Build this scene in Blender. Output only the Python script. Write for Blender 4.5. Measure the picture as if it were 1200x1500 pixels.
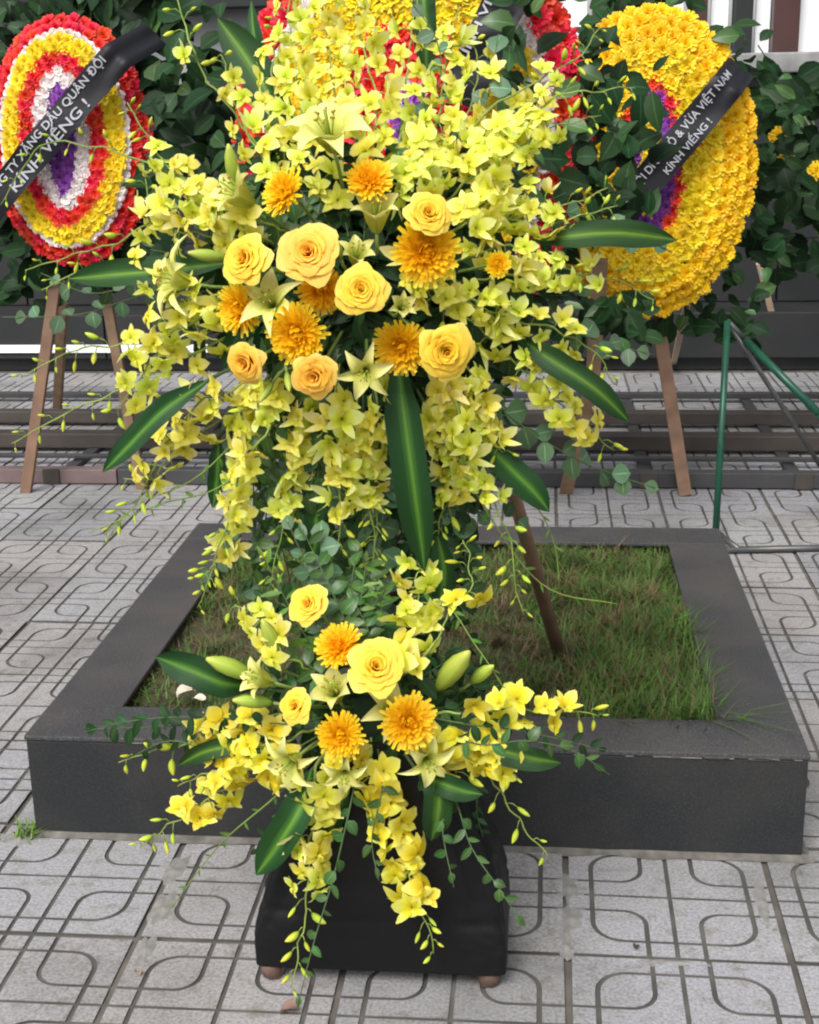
import bpy, bmesh, math, random
from mathutils import Vector, Matrix, noise
R = math.radians
PI = math.pi
random.seed(11)
rnd = random.random
def uni(a, b): return a + (b - a) * rnd()
scene = bpy.context.scene
for o in list(bpy.data.objects): bpy.data.objects.remove(o)

# ------------------------------------------------------------------ camera
CAM_H, F_PX, PITCH, YAW, ROLL = 1.487, 2016.0, 0.2889, 0.1002, -0.0195
_F = Vector((-math.sin(YAW) * math.cos(PITCH), math.cos(YAW) * math.cos(PITCH), -math.sin(PITCH)))
_Rt = Vector((math.cos(YAW), math.sin(YAW), 0))
_U = _Rt.cross(_F)
_R2 = _Rt * math.cos(ROLL) + _U * math.sin(ROLL)
_U2 = _U * math.cos(ROLL) - _Rt * math.sin(ROLL)
camd = bpy.data.cameras.new('camera')
cam = bpy.data.objects.new('camera', camd)
scene.collection.objects.link(cam)
m3 = Matrix((_R2, _U2, -_F)).transposed()
cam.matrix_world = Matrix.Translation((0, 0, CAM_H)) @ m3.to_4x4()
camd.sensor_fit = 'VERTICAL'
camd.sensor_height = 36
camd.lens = F_PX / 1500 * 36
camd.clip_start = 0.05
camd.clip_end = 400
scene.camera = cam
def P(x, y, Y):
    """survey: the point at depth Y (metres along the paving) seen at photo pixel x, y"""
    d = _F * F_PX + _R2 * (x - 600) - _U2 * (y - 750)
    return Vector((0, 0, CAM_H)) + d * (Y / d.y)
def G(x, y, z=0.0):
    d = _F * F_PX + _R2 * (x - 600) - _U2 * (y - 750)
    return Vector((0, 0, CAM_H)) + d * ((z - CAM_H) / d.z)
def proj(p):
    d = Vector(p) - Vector((0, 0, CAM_H))
    z = d.dot(_F)
    return 600 + F_PX * d.dot(_R2) / z, 750 - F_PX * d.dot(_U2) / z

# ------------------------------------------------------------------ light
SUN_EL, SUN_AZ = 50, 200           # overcast: broad soft sun behind the camera
w = bpy.data.worlds.new('World')
scene.world = w
w.use_nodes = True
nt = w.node_tree
bg = nt.nodes['Background']
sky = nt.nodes.new('ShaderNodeTexSky')
sky.sky_type = 'NISHITA'
sky.sun_disc = False
sky.sun_elevation = R(SUN_EL)
sky.sun_rotation = R(SUN_AZ)
sky.dust_density = 4
hs = nt.nodes.new('ShaderNodeHueSaturation')
hs.inputs['Saturation'].default_value = 0.22
nt.links.new(sky.outputs[0], hs.inputs['Color'])
nt.links.new(hs.outputs[0], bg.inputs[0])
bg.inputs[1].default_value = 0.145
sund = bpy.data.lights.new('sun', 'SUN')
sund.energy = 1.5
sund.angle = R(25)
sund.color = (1, 0.985, 0.96)
sun = bpy.data.objects.new('sun', sund)
scene.collection.objects.link(sun)
az = R(SUN_AZ)
sd = Vector((math.sin(az) * math.cos(R(SUN_EL)), math.cos(az) * math.cos(R(SUN_EL)), math.sin(R(SUN_EL))))
sun.rotation_euler = sd.to_track_quat('Z', 'Y').to_euler()
sun.location = sd * 20
vs = scene.view_settings
vs.view_transform = 'Standard'
vs.look = 'None'
vs.exposure = 0.66
vs.gamma = 1
scene.render.engine = 'CYCLES'
scene.cycles.filter_width = 2.1      # soft phone-camera optics

# ------------------------------------------------------------------ helpers
COL = scene.collection
class MB:
    def __init__(s): s.v = []; s.f = []; s.m = []; s.uv = []
    def patch(s, nu, nv, fn, mi=0):
        b = len(s.v)
        for j in range(nv + 1):
            for i in range(nu + 1):
                u = -1 + 2 * i / nu; v = j / nv
                s.v.append(Vector(fn(u, v)))
                s.uv.append((i / nu, v))
        for j in range(nv):
            for i in range(nu):
                a = b + j * (nu + 1) + i
                s.f.append((a, a + 1, a + nu + 2, a + nu + 1)); s.m.append(mi)
    def tube(s, pts, rad, n=6, mi=0, cap=True):
        pts = [Vector(p) for p in pts]
        if not hasattr(rad, '__len__'): rad = [rad] * len(pts)
        b = len(s.v)
        t0 = (pts[1] - pts[0]).normalized()
        a = t0.orthogonal().normalized()
        for i, p in enumerate(pts):
            t = (pts[min(i + 1, len(pts) - 1)] - pts[max(i - 1, 0)])
            t = t.normalized() if t.length > 1e-9 else t0
            a = (a - t * a.dot(t)).normalized()
            c = t.cross(a)
            for k in range(n):
                q = 2 * PI * k / n
                s.v.append(p + (a * math.cos(q) + c * math.sin(q)) * rad[i]); s.uv.append((k / n, i / len(pts)))
        for i in range(len(pts) - 1):
            for k in range(n):
                k2 = (k + 1) % n
                s.f.append((b + i * n + k, b + i * n + k2, b + (i + 1) * n + k2, b + (i + 1) * n + k)); s.m.append(mi)
        if cap:
            s.f.append(tuple(b + k for k in range(n))[::-1]); s.m.append(mi)
            e = b + (len(pts) - 1) * n
            s.f.append(tuple(e + k for k in range(n))); s.m.append(mi)
    def box(s, lo, hi, mi=0, mat=None):
        b = len(s.v)
        for z in (lo[2], hi[2]):
            for x, y in ((lo[0], lo[1]), (hi[0], lo[1]), (hi[0], hi[1]), (lo[0], hi[1])):
                p = Vector((x, y, z)); s.v.append(mat @ p if mat else p); s.uv.append((0, 0))
        for q in ((3, 2, 1, 0), (4, 5, 6, 7), (0, 1, 5, 4), (1, 2, 6, 5), (2, 3, 7, 6), (3, 0, 4, 7)):
            s.f.append(tuple(b + i for i in q)); s.m.append(mi)
    def beam(s, p0, p1, wx, wy, mi=0, hint=(0, 0, 1)):
        p0 = Vector(p0); p1 = Vector(p1); d = p1 - p0
        M = Matrix.Translation(p0) @ basis(d, hint)
        s.box((-wx / 2, -wy / 2, 0), (wx / 2, wy / 2, d.length), mi, M)
    def mesh(s, name, mats, smooth=True):
        me = bpy.data.meshes.new(name)
        me.from_pydata(s.v, [], s.f)
        for m in (mats if isinstance(mats, (list, tuple)) else [mats]): me.materials.append(m)
        me.polygons.foreach_set('material_index', s.m)
        if smooth: me.polygons.foreach_set('use_smooth', [True] * len(s.f))
        ul = me.uv_layers.new(name='UVMap')
        li = [0] * len(me.loops); me.loops.foreach_get('vertex_index', li)
        flat = []
        for i in li: flat.extend(s.uv[i])
        ul.data.foreach_set('uv', flat)
        me.update()
        return me
def basis(z, hint=(0, 0, 1)):
    """4x4 rotation whose +Z is z and whose +Y leans to hint"""
    z = Vector(z).normalized(); h = Vector(hint)
    x = h.cross(z)
    if x.length < 1e-4: x = Vector((1, 0, 0)).cross(z) if abs(z.x) < .9 else Vector((0, 1, 0)).cross(z)
    x.normalize(); y = z.cross(x)
    return Matrix((x, y, z)).transposed().to_4x4()
def link(name, me, parent=None, M=None):
    o = bpy.data.objects.new(name, me)
    COL.objects.link(o)
    if parent: o.parent = parent
    if M is not None: o.matrix_local = M
    return o
def tag(o, label=None, cat=None, group=None, kind=None):
    if label: o['label'] = label
    if cat: o['category'] = cat
    if group: o['group'] = group
    if kind: o['kind'] = kind
    return o
def thing(name, label, cat, loc=(0, 0, 0), group=None):
    o = bpy.data.objects.new(name, None)
    o.empty_display_size = .05
    COL.objects.link(o); o.location = loc
    return tag(o, label, cat, group)
def bevel_mesh(me, w, seg=2):
    bm = bmesh.new(); bm.from_mesh(me)
    bmesh.ops.bevel(bm, geom=bm.edges[:], offset=w, segments=seg, affect='EDGES', profile=.6)
    bm.to_mesh(me); bm.free(); me.update(); return me
def curve(pts, n):
    """Catmull-Rom through pts, n samples"""
    pts = [Vector(p) for p in pts]
    q = [pts[0] * 2 - pts[1]] + pts + [pts[-1] * 2 - pts[-2]]
    L = [0]
    for i in range(len(pts) - 1): L.append(L[-1] + (pts[i + 1] - pts[i]).length)
    out = []
    for k in range(n):
        s = L[-1] * k / (n - 1); i = 0
        while i < len(pts) - 2 and s > L[i + 1]: i += 1
        t = (s - L[i]) / max(1e-9, L[i + 1] - L[i])
        a, b, c, d = q[i:i + 4]
        out.append(.5 * ((2 * b) + (c - a) * t + (2 * a - 5 * b + 4 * c - d) * t * t + (3 * b - a - 3 * c + d) * t ** 3))
    return out

# ------------------------------------------------------------------ materials
def nodes(name):
    m = bpy.data.materials.new(name); m.use_nodes = True
    t = m.node_tree
    return m, t, t.nodes['Principled BSDF'], t.nodes['Material Output']
def N(t, kind, **kw):
    n = t.nodes.new(kind)
    for k, v in kw.items():
        if k in ('inp',):
            for a, b in v.items(): n.inputs[a].default_value = b
        else: setattr(n, k, v)
    return n
def rgba(c): return (c[0], c[1], c[2], 1)
def ramp(t, stops):
    r = t.nodes.new('ShaderNodeValToRGB'); e = r.color_ramp.elements
    while len(e) < len(stops): e.new(.5)
    for i, (p, c) in enumerate(stops): e[i].position = p; e[i].color = rgba(c)
    return r
def vary(t, src, amt=.2, hue=.02, key=0):
    """per-object value and hue variation"""
    oi = t.nodes.new('ShaderNodeObjectInfo')
    h = t.nodes.new('ShaderNodeHueSaturation')
    mr = N(t, 'ShaderNodeMapRange'); mr.inputs[3].default_value = 1 - amt; mr.inputs[4].default_value = 1 + amt
    t.links.new(oi.outputs['Random'], mr.inputs[0]); t.links.new(mr.outputs[0], h.inputs['Value'])
    m2 = N(t, 'ShaderNodeMath', operation='MULTIPLY'); m2.inputs[1].default_value = 7.31
    m3_ = N(t, 'ShaderNodeMath', operation='FRACT')
    mr2 = N(t, 'ShaderNodeMapRange'); mr2.inputs[3].default_value = .5 - hue; mr2.inputs[4].default_value = .5 + hue
    t.links.new(oi.outputs['Random'], m2.inputs[0]); t.links.new(m2.outputs[0], m3_.inputs[0]); t.links.new(m3_.outputs[0], mr2.inputs[0])
    t.links.new(mr2.outputs[0], h.inputs['Hue'])
    t.links.new(src, h.inputs['Color'])
    return h.outputs[0]
def leafy(t, b, out, colsock, trans):
    t.links.new(colsock, b.inputs['Base Color'])
    if trans > 0:
        tr = t.nodes.new('ShaderNodeBsdfTranslucent'); mx = t.nodes.new('ShaderNodeMixShader')
        mx.inputs[0].default_value = trans
        t.links.new(colsock, tr.inputs[0]); t.links.new(b.outputs[0], mx.inputs[1]); t.links.new(tr.outputs[0], mx.inputs[2])
        t.links.new(mx.outputs[0], out.inputs[0])
def veined(t, src, uvsock, amt, fu=16):
    mp = t.nodes.new('ShaderNodeMapping'); mp.inputs['Scale'].default_value = (fu, 1.1, 1); t.links.new(uvsock, mp.inputs[0])
    oi = t.nodes.new('ShaderNodeObjectInfo'); av = N(t, 'ShaderNodeVectorMath', operation='ADD'); ml = N(t, 'ShaderNodeVectorMath', operation='SCALE'); ml.inputs['Scale'].default_value = 40
    cb = t.nodes.new('ShaderNodeCombineXYZ'); t.links.new(oi.outputs['Random'], cb.inputs[0]); t.links.new(cb.outputs[0], ml.inputs[0])
    t.links.new(mp.outputs[0], av.inputs[0]); t.links.new(ml.outputs[0], av.inputs[1])
    nz = N(t, 'ShaderNodeTexNoise'); nz.inputs['Scale'].default_value = 1; nz.inputs['Detail'].default_value = 3; t.links.new(av.outputs[0], nz.inputs['Vector'])
    mr = N(t, 'ShaderNodeMapRange'); mr.inputs[1].default_value = .3; mr.inputs[2].default_value = .7; mr.inputs[3].default_value = 1 - amt; mr.inputs[4].default_value = 1 + amt * .4; t.links.new(nz.outputs[0], mr.inputs[0])
    h = t.nodes.new('ShaderNodeHueSaturation'); t.links.new(mr.outputs[0], h.inputs['Value']); t.links.new(src, h.inputs['Color'])
    return h.outputs[0]
def radial(name, stops, scale=1.0, rough=.5, trans=.25, amt=.12, hue=.012, axis='r', noise_amt=.15, vein=.14):
    """petal colour by distance from the flower's own centre, with faint veining"""
    m, t, b, out = nodes(name)
    tc = t.nodes.new('ShaderNodeTexCoord')
    if axis == 'v':
        sp = t.nodes.new('ShaderNodeSeparateXYZ'); t.links.new(tc.outputs['UV'], sp.inputs[0]); val = sp.outputs[1]
    elif axis == 'u':
        sp = t.nodes.new('ShaderNodeSeparateXYZ'); t.links.new(tc.outputs['UV'], sp.inputs[0]); val = sp.outputs[0]
    else:
        ln = N(t, 'ShaderNodeVectorMath', operation='LENGTH'); t.links.new(tc.outputs['Object'], ln.inputs[0])
        dv = N(t, 'ShaderNodeMath', operation='DIVIDE'); dv.inputs[1].default_value = scale
        t.links.new(ln.outputs['Value'], dv.inputs[0]); val = dv.outputs[0]
    nz = N(t, 'ShaderNodeTexNoise'); nz.inputs['Scale'].default_value = 3.5; nz.inputs['Detail'].default_value = 3
    t.links.new(tc.outputs['Object'], nz.inputs['Vector'])
    ad = N(t, 'ShaderNodeMath', operation='MULTIPLY_ADD'); ad.inputs[1].default_value = noise_amt; 
    t.links.new(nz.outputs[0], ad.inputs[0]); t.links.new(val, ad.inputs[2])
    sb = N(t, 'ShaderNodeMath', operation='SUBTRACT'); sb.inputs[1].default_value = noise_amt / 2
    t.links.new(ad.outputs[0], sb.inputs[0])
    r = ramp(t, stops); t.links.new(sb.outputs[0], r.inputs[0])
    c = vary(t, veined(t, r.outputs[0], tc.outputs['UV'], vein), amt, hue)
    b.inputs['Roughness'].default_value = rough
    b.inputs['Specular IOR Level'].default_value = .3
    leafy(t, b, out, c, trans)
    return m
def flat(name, col, rough=.6, amt=.1, hue=.01, trans=0, nscale=8, namt=.25, bump=0, metal=0, spec=.4, coords='Object', rib=0):
    m, t, b, out = nodes(name)
    tc = t.nodes.new('ShaderNodeTexCoord')
    nz = N(t, 'ShaderNodeTexNoise'); nz.inputs['Scale'].default_value = nscale; nz.inputs['Detail'].default_value = 5
    t.links.new(tc.outputs[coords], nz.inputs['Vector'])
    r = ramp(t, [(.25, [c * (1 - namt) for c in col]), (.75, [min(1, c * (1 + namt)) for c in col])])
    t.links.new(nz.outputs[0], r.inputs[0]); src = r.outputs[0]
    if rib:                                          # pale midrib and side veins
        sp = t.nodes.new('ShaderNodeSeparateXYZ'); t.links.new(tc.outputs['UV'], sp.inputs[0])
        d = N(t, 'ShaderNodeMath', operation='SUBTRACT'); d.inputs[1].default_value = .5; t.links.new(sp.outputs[0], d.inputs[0])
        ab = N(t, 'ShaderNodeMath', operation='ABSOLUTE'); t.links.new(d.outputs[0], ab.inputs[0])
        k1 = N(t, 'ShaderNodeMath', operation='MULTIPLY_ADD'); k1.inputs[1].default_value = -1.0; t.links.new(ab.outputs[0], k1.inputs[0]); t.links.new(sp.outputs[1], k1.inputs[2])
        k2 = N(t, 'ShaderNodeMath', operation='MULTIPLY'); k2.inputs[1].default_value = 44; t.links.new(k1.outputs[0], k2.inputs[0])
        k3 = N(t, 'ShaderNodeMath', operation='SINE'); t.links.new(k2.outputs[0], k3.inputs[0])
        m1 = N(t, 'ShaderNodeMapRange'); m1.inputs[1].default_value = .75; m1.inputs[2].default_value = 1; m1.inputs[4].default_value = .25; t.links.new(k3.outputs[0], m1.inputs[0])
        m2 = N(t, 'ShaderNodeMapRange'); m2.inputs[1].default_value = .045; m2.inputs[2].default_value = .015; t.links.new(ab.outputs[0], m2.inputs[0])
        mxx = N(t, 'ShaderNodeMath', operation='MAXIMUM'); t.links.new(m1.outputs[0], mxx.inputs[0]); t.links.new(m2.outputs[0], mxx.inputs[1])
        kk = N(t, 'ShaderNodeMath', operation='MULTIPLY'); kk.inputs[1].default_value = rib; t.links.new(mxx.outputs[0], kk.inputs[0])
        mm = N(t, 'ShaderNodeMix', data_type='RGBA'); t.links.new(kk.outputs[0], mm.inputs[0]); t.links.new(src, mm.inputs[6]); mm.inputs[7].default_value = rgba([min(1, c * 2.6 + .01) for c in col]); src = mm.outputs[2]
    c = vary(t, src, amt, hue)
    b.inputs['Roughness'].default_value = rough; b.inputs['Metallic'].default_value = metal
    b.inputs['Specular IOR Level'].default_value = spec
    if bump:
        bp = N(t, 'ShaderNodeBump'); bp.inputs['Strength'].default_value = bump; bp.inputs['Distance'].default_value = .004
        t.links.new(nz.outputs[0], bp.inputs['Height']); t.links.new(bp.outputs[0], b.inputs['Normal'])
    leafy(t, b, out, c, trans)
    return m
def tile_mat():
    m, t, b, out = nodes('terrazzo_tile')
    tc = t.nodes.new('ShaderNodeTexCoord'); ge = t.nodes.new('ShaderNodeNewGeometry'); oi = t.nodes.new('ShaderNodeObjectInfo')
    n1 = N(t, 'ShaderNodeTexNoise'); n1.inputs['Scale'].default_value = 170; n1.inputs['Detail'].default_value = 3
    n2 = N(t, 'ShaderNodeTexNoise'); n2.inputs['Scale'].default_value = 2.6; n2.inputs['Detail'].default_value = 6
    n3 = N(t, 'ShaderNodeTexNoise'); n3.inputs['Scale'].default_value = 24; n3.inputs['Detail'].default_value = 6
    for n in (n1, n2, n3): t.links.new(ge.outputs['Position'], n.inputs['Vector'])
    r1 = ramp(t, [(.3, (.185, .184, .186)), (.5, (.28, .277, .279)), (.75, (.375, .372, .374))]); t.links.new(n1.outputs[0], r1.inputs[0])
    r2 = ramp(t, [(.3, (.66, .65, .63)), (.5, (.97, .965, .96)), (.75, (1.0, 1.0, 1.02))]); t.links.new(n2.outputs[0], r2.inputs[0])
    r3 = ramp(t, [(.28, (.72, .68, .6)), (.46, (1, 1, 1))]); t.links.new(n3.outputs[0], r3.inputs[0])
    def mul(a, bb):
        x = N(t, 'ShaderNodeMix', data_type='RGBA', blend_type='MULTIPLY'); x.inputs[0].default_value = 1
        t.links.new(a, x.inputs[6]); t.links.new(bb, x.inputs[7]); return x.outputs[2]
    c = mul(mul(r1.outputs[0], r2.outputs[0]), r3.outputs[0])
    tint = ramp(t, [(0, (.96, .96, 1.0)), (.35, (1, 1, 1)), (.6, (1, .97, .94)), (1, (.80, .80, .82))])
    t.links.new(oi.outputs['Random'], tint.inputs[0])
    c = mul(c, tint.outputs[0])
    # grime lodged in the moulded grooves
    sp = t.nodes.new('ShaderNodeSeparateXYZ'); t.links.new(tc.outputs['Object'], sp.inputs[0])
    mr = N(t, 'ShaderNodeMapRange'); mr.inputs[1].default_value = -.001; mr.inputs[2].default_value = -.0026
    t.links.new(sp.outputs[2], mr.inputs[0])
    n4 = N(t, 'ShaderNodeTexNoise'); n4.inputs['Scale'].default_value = 9; n4.inputs['Detail'].default_value = 4
    t.links.new(ge.outputs['Position'], n4.inputs['Vector'])
    r4 = ramp(t, [(.3, (.045, .041, .037)), (.55, (.075, .069, .062)), (.8, (.15, .14, .125))]); t.links.new(n4.outputs[0], r4.inputs[0])
    mx = N(t, 'ShaderNodeMix', data_type='RGBA'); t.links.new(mr.outputs[0], mx.inputs[0])
    t.links.new(c, mx.inputs[6]); t.links.new(r4.outputs[0], mx.inputs[7])
    t.links.new(mx.outputs[2], b.inputs['Base Color'])
    b.inputs['Roughness'].default_value = .75
    bp = N(t, 'ShaderNodeBump'); bp.inputs['Strength'].default_value = .25; bp.inputs['Distance'].default_value = .002
    t.links.new(n1.outputs[0], bp.inputs['Height']); t.links.new(bp.outputs[0], b.inputs['Normal'])
    return m
def granite_mat(name, base, rough, dust):
    m, t, b, out = nodes(name)
    ge = t.nodes.new('ShaderNodeNewGeometry')
    n1 = N(t, 'ShaderNodeTexNoise'); n1.inputs['Scale'].default_value = 260; n1.inputs['Detail'].default_value = 2
    n2 = N(t, 'ShaderNodeTexNoise'); n2.inputs['Scale'].default_value = 5; n2.inputs['Detail'].default_value = 7
    n3 = N(t, 'ShaderNodeTexNoise'); n3.inputs['Scale'].default_value = 2.1; n3.inputs['Detail'].default_value = 5
    for n in (n1, n2, n3): t.links.new(ge.outputs['Position'], n.inputs['Vector'])
    r1 = ramp(t, [(.32, [c * .55 for c in base]), (.55, base), (.72, [c * 2.1 for c in base])]); t.links.new(n1.outputs[0], r1.inputs[0])
    r2 = ramp(t, [(.42, (0, 0, 0)), (.72, (1, 1, 1))]); t.links.new(n2.outputs[0], r2.inputs[0])
    mm = N(t, 'ShaderNodeMath', operation='MULTIPLY'); mm.inputs[1].default_value = dust; t.links.new(r2.outputs[0], mm.inputs[0])
    mx = N(t, 'ShaderNodeMix', data_type='RGBA'); t.links.new(mm.outputs[0], mx.inputs[0]); t.links.new(r1.outputs[0], mx.inputs[6]); mx.inputs[7].default_value = (.17, .135, .105, 1)
    t.links.new(mx.outputs[2], b.inputs['Base Color'])
    rr = ramp(t, [(.35, (rough - .1,) * 3), (.65, (rough + .12,) * 3)]); t.links.new(n3.outputs[0], rr.inputs[0]); t.links.new(rr.outputs[0], b.inputs['Roughness'])
    bp = N(t, 'ShaderNodeBump'); bp.inputs['Strength'].default_value = .2; bp.inputs['Distance'].default_value = .001
    t.links.new(n1.outputs[0], bp.inputs['Height']); t.links.new(bp.outputs[0], b.inputs['Normal'])
    return m
M = {}
M['tile'] = tile_mat()
M['mortar'] = flat('mortar', (.10, .09, .078), .95, 0, 0, nscale=14, namt=.45, bump=.4)
M['skirt'] = flat('cement_skirt', (.115, .108, .095), .95, 0, 0, nscale=30, namt=.45, bump=.5)
M['smear'] = flat('cement_smear', (.20, .192, .178), .95, 0, 0, nscale=45, namt=.35, bump=.5)
M['granite_lit'] = granite_mat('lit_granite', (.040, .040, .042), .62, .14)  # same granite as the sides, light from above put into its paler colour
M['granite_shaded'] = granite_mat('shaded_granite', (.0105, .012, .0135), .62, .08)  # same granite as the coping, shade of upright faces put into its colour
M['granite_step'] = granite_mat('step_granite', (.009, .010, .011), .6, .04)
M['soil'] = flat('soil', (.050, .044, .020), .95, 0, 0, nscale=22, namt=.6, bump=1.0)
M['chip'] = flat('chipped_stone', (.17, .155, .14), .9, .1, 0, nscale=60, namt=.3)
OR = [(.0, (.46, .50, .012)), (.2, (.74, .75, .03)), (.5, (.89, .88, .10)), (.8, (.94, .93, .20)), (1, (.96, .95, .36))]
M['orchid'] = radial('orchid_petal_lime', OR, 1.0, .5, .45, .10, .026, vein=.09)
M['orchid_gold'] = radial('orchid_petal_golden', [(0, (.62, .48, .01)), (.25, (.82, .66, .02)), (.6, (.93, .83, .05)), (1, (.95, .89, .20))], 1.0, .5, .45, .08, .014, vein=.09)
M['lip'] = radial('orchid_lip', [(0, (.60, .56, .02)), (.8, (.86, .82, .14))], .6, .5, .3, .08, .01)
M['bud'] = radial('orchid_bud', [(0, (.22, .34, .02)), (.35, (.48, .56, .04)), (1, (.70, .73, .11))], 1, .45, .2, .12, .02, axis='v')
M['stem'] = flat('green_stem', (.20, .27, .055), .55, .15, .01, nscale=20)
M['stem_dark'] = flat('dark_stem', (.06, .10, .03), .6, .15, .01, nscale=20)
M['rose'] = radial('rose_petal', [(0, (.93, .44, .012)), (.45, (.94, .53, .02)), (.72, (.95, .66, .05)), (.95, (.96, .74, .12)), (1, (.96, .77, .20))], 1, .5, .34, .05, .008, vein=.06)
M['rose2'] = radial('rose_petal_apricot', [(0, (.92, .34, .010)), (.45, (.94, .43, .02)), (.72, (.95, .57, .06)), (1, (.96, .70, .18))], 1, .5, .34, .05, .008, vein=.06)
M['sepal'] = flat('sepal_green', (.16, .24, .05), .55, .15, .01)
M['mum'] = radial('chrysanthemum_petal', [(0, (.95, .50, .004)), (.4, (.96, .58, .008)), (.75, (.97, .66, .018)), (1, (.98, .75, .05))], 1, .5, .42, .06, .008)
M['lily'] = radial('lily_petal', [(0, (.36, .42, .05)), (.3, (.60, .62, .09)), (.65, (.78, .76, .22)), (1, (.82, .80, .36))], 1, .5, .3, .06, .008, axis='v')
M['anther'] = flat('lily_anther', (.30, .20, .03), .7)
M['lbud'] = radial('lily_bud', [(0, (.16, .26, .03)), (.5, (.36, .46, .06)), (1, (.55, .58, .12))], 1, .45, .15, .1, .01, axis='v')
def drac_mat():
    m, t, b, out = nodes('striped_dracaena')
    tc = t.nodes.new('ShaderNodeTexCoord'); mp = t.nodes.new('ShaderNodeMapping'); mp.inputs['Scale'].default_value = (26, 1.3, 1)
    oi = t.nodes.new('ShaderNodeObjectInfo'); av = N(t, 'ShaderNodeVectorMath', operation='ADD')
    t.links.new(tc.outputs['UV'], mp.inputs[0]); t.links.new(mp.outputs[0], av.inputs[0]); t.links.new(oi.outputs['Location'], av.inputs[1])
    nz = N(t, 'ShaderNodeTexNoise'); nz.inputs['Scale'].default_value = 1; nz.inputs['Detail'].default_value = 4; t.links.new(av.outputs[0], nz.inputs['Vector'])
    sp = t.nodes.new('ShaderNodeSeparateXYZ'); t.links.new(tc.outputs['UV'], sp.inputs[0])
    d = N(t, 'ShaderNodeMath', operation='SUBTRACT'); d.inputs[1].default_value = .47; t.links.new(sp.outputs[0], d.inputs[0])
    ab = N(t, 'ShaderNodeMath', operation='ABSOLUTE'); t.links.new(d.outputs[0], ab.inputs[0])
    ad = N(t, 'ShaderNodeMath', operation='MULTIPLY_ADD'); ad.inputs[1].default_value = .26; t.links.new(nz.outputs[0], ad.inputs[0]); t.links.new(ab.outputs[0], ad.inputs[2])
    r = ramp(t, [(.08, (.13, .25, .03)), (.17, (.08, .18, .022)), (.25, (.03, .09, .016)), (.33, (.018, .06, .013)), (.6, (.014, .046, .013))])
    t.links.new(ad.outputs[0], r.inputs[0])
    c = vary(t, r.outputs[0], .2, .015)
    b.inputs['Roughness'].default_value = .55; b.inputs['Specular IOR Level'].default_value = .22
    bp = N(t, 'ShaderNodeBump'); bp.inputs['Strength'].default_value = .25; bp.inputs['Distance'].default_value = .002
    t.links.new(nz.outputs[0], bp.inputs['Height']); t.links.new(bp.outputs[0], b.inputs['Normal'])
    leafy(t, b, out, c, .2)
    return m
M['drac'] = drac_mat()
M['foot'] = flat('worn_foot', (.10, .06, .045), .8, .2, .01, nscale=30, namt=.4)
M['euc'] = flat('eucalyptus_leaf', (.075, .145, .07), .5, .3, .02, .12, nscale=30, rib=.7)
M['leaf_dark'] = flat('dark_glossy_leaf', (.012, .038, .010), .5, .4, .015, .06, nscale=25, spec=.18, rib=.7)
M['leaf_mid'] = flat('mid_green_leaf', (.04, .095, .022), .4, .35, .02, .12, nscale=25, rib=.7)
M['leaf_bg'] = flat('deep_green_leaf', (.009, .027, .008), .55, .6, .02, .06, nscale=25, spec=.12, rib=.7)
M['fern'] = flat('fresh_fern', (.10, .22, .03), .5, .25, .02, .2)
M['red'] = flat('red_floret', (.70, .012, .014), .55, .14, .012, .12, nscale=2, namt=.2)
M['yel'] = flat('yellow_floret', (.86, .62, .015), .55, .12, .01, .15, nscale=2, namt=.2)
M['ora'] = flat('golden_floret', (.92, .56, .006), .55, .09, .01, .15, nscale=2, namt=.15)
M['whi'] = flat('white_floret', (.78, .70, .68), .6, .1, .02, .15, nscale=2, namt=.1)
M['pur'] = flat('purple_floret', (.23, .05, .34), .6, .25, .02, .12, nscale=2, namt=.3)
M['wback'] = flat('wreath_backing', (.05, .045, .03), .9)
M['wood'] = flat('wood_slat', (.20, .12, .075), .7, .18, .01, nscale=12, namt=.35, bump=.3)
M['bamboo'] = flat('pale_bamboo', (.42, .30, .21), .6, .1, .01, nscale=12, namt=.25)
M['rail'] = flat('brown_rail', (.050, .041, .035), .5, .12, .01, nscale=6, namt=.35)
M['rail_grey'] = flat('grey_rail', (.042, .042, .043), .45, .1, .01, nscale=6, namt=.3)
M['rail_pink'] = flat('rose_rail', (.14, .10, .095), .5, .1, .01, nscale=6, namt=.3)
M['green'] = flat('green_paint', (.008, .060, .034), .35, .05, 0, nscale=20, namt=.25)
M['steel'] = flat('grey_steel', (.09, .092, .092), .4, .05, 0, metal=.5, nscale=20)
M['foam'] = flat('wet_foam', (.012, .03, .012), .95, 0, 0, nscale=80, namt=.3, bump=.4)
M['ribbon'] = flat('black_satin', (.007, .007, .010), .5, 0, 0, nscale=3, namt=.4, spec=.25)
M['ink'] = flat('silver_print', (.36, .36, .39), .6, .05, 0, nscale=300, namt=.25)
M['cover'] = flat('black_cover', (.004, .004, .0045), .55, 0, 0, nscale=160, namt=.3, bump=.15, spec=.25)
_m = M['cover']; _t = _m.node_tree; _b = _t.nodes['Principled BSDF']
_g = _t.nodes.new('ShaderNodeNewGeometry'); _mp = _t.nodes.new('ShaderNodeMapping'); _mp.inputs['Scale'].default_value = (1, 1, .45)
_n = N(_t, 'ShaderNodeTexNoise', noise_type='RIDGED_MULTIFRACTAL'); _n.inputs['Scale'].default_value = 9; _n.inputs['Detail'].default_value = 2
_t.links.new(_g.outputs['Position'], _mp.inputs[0]); _t.links.new(_mp.outputs[0], _n.inputs['Vector'])
_bp = N(_t, 'ShaderNodeBump'); _bp.inputs['Strength'].default_value = .35; _bp.inputs['Distance'].default_value = .012
_t.links.new(_n.outputs[0], _bp.inputs['Height']); _t.links.new(_bp.outputs[0], _b.inputs['Normal'])
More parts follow.
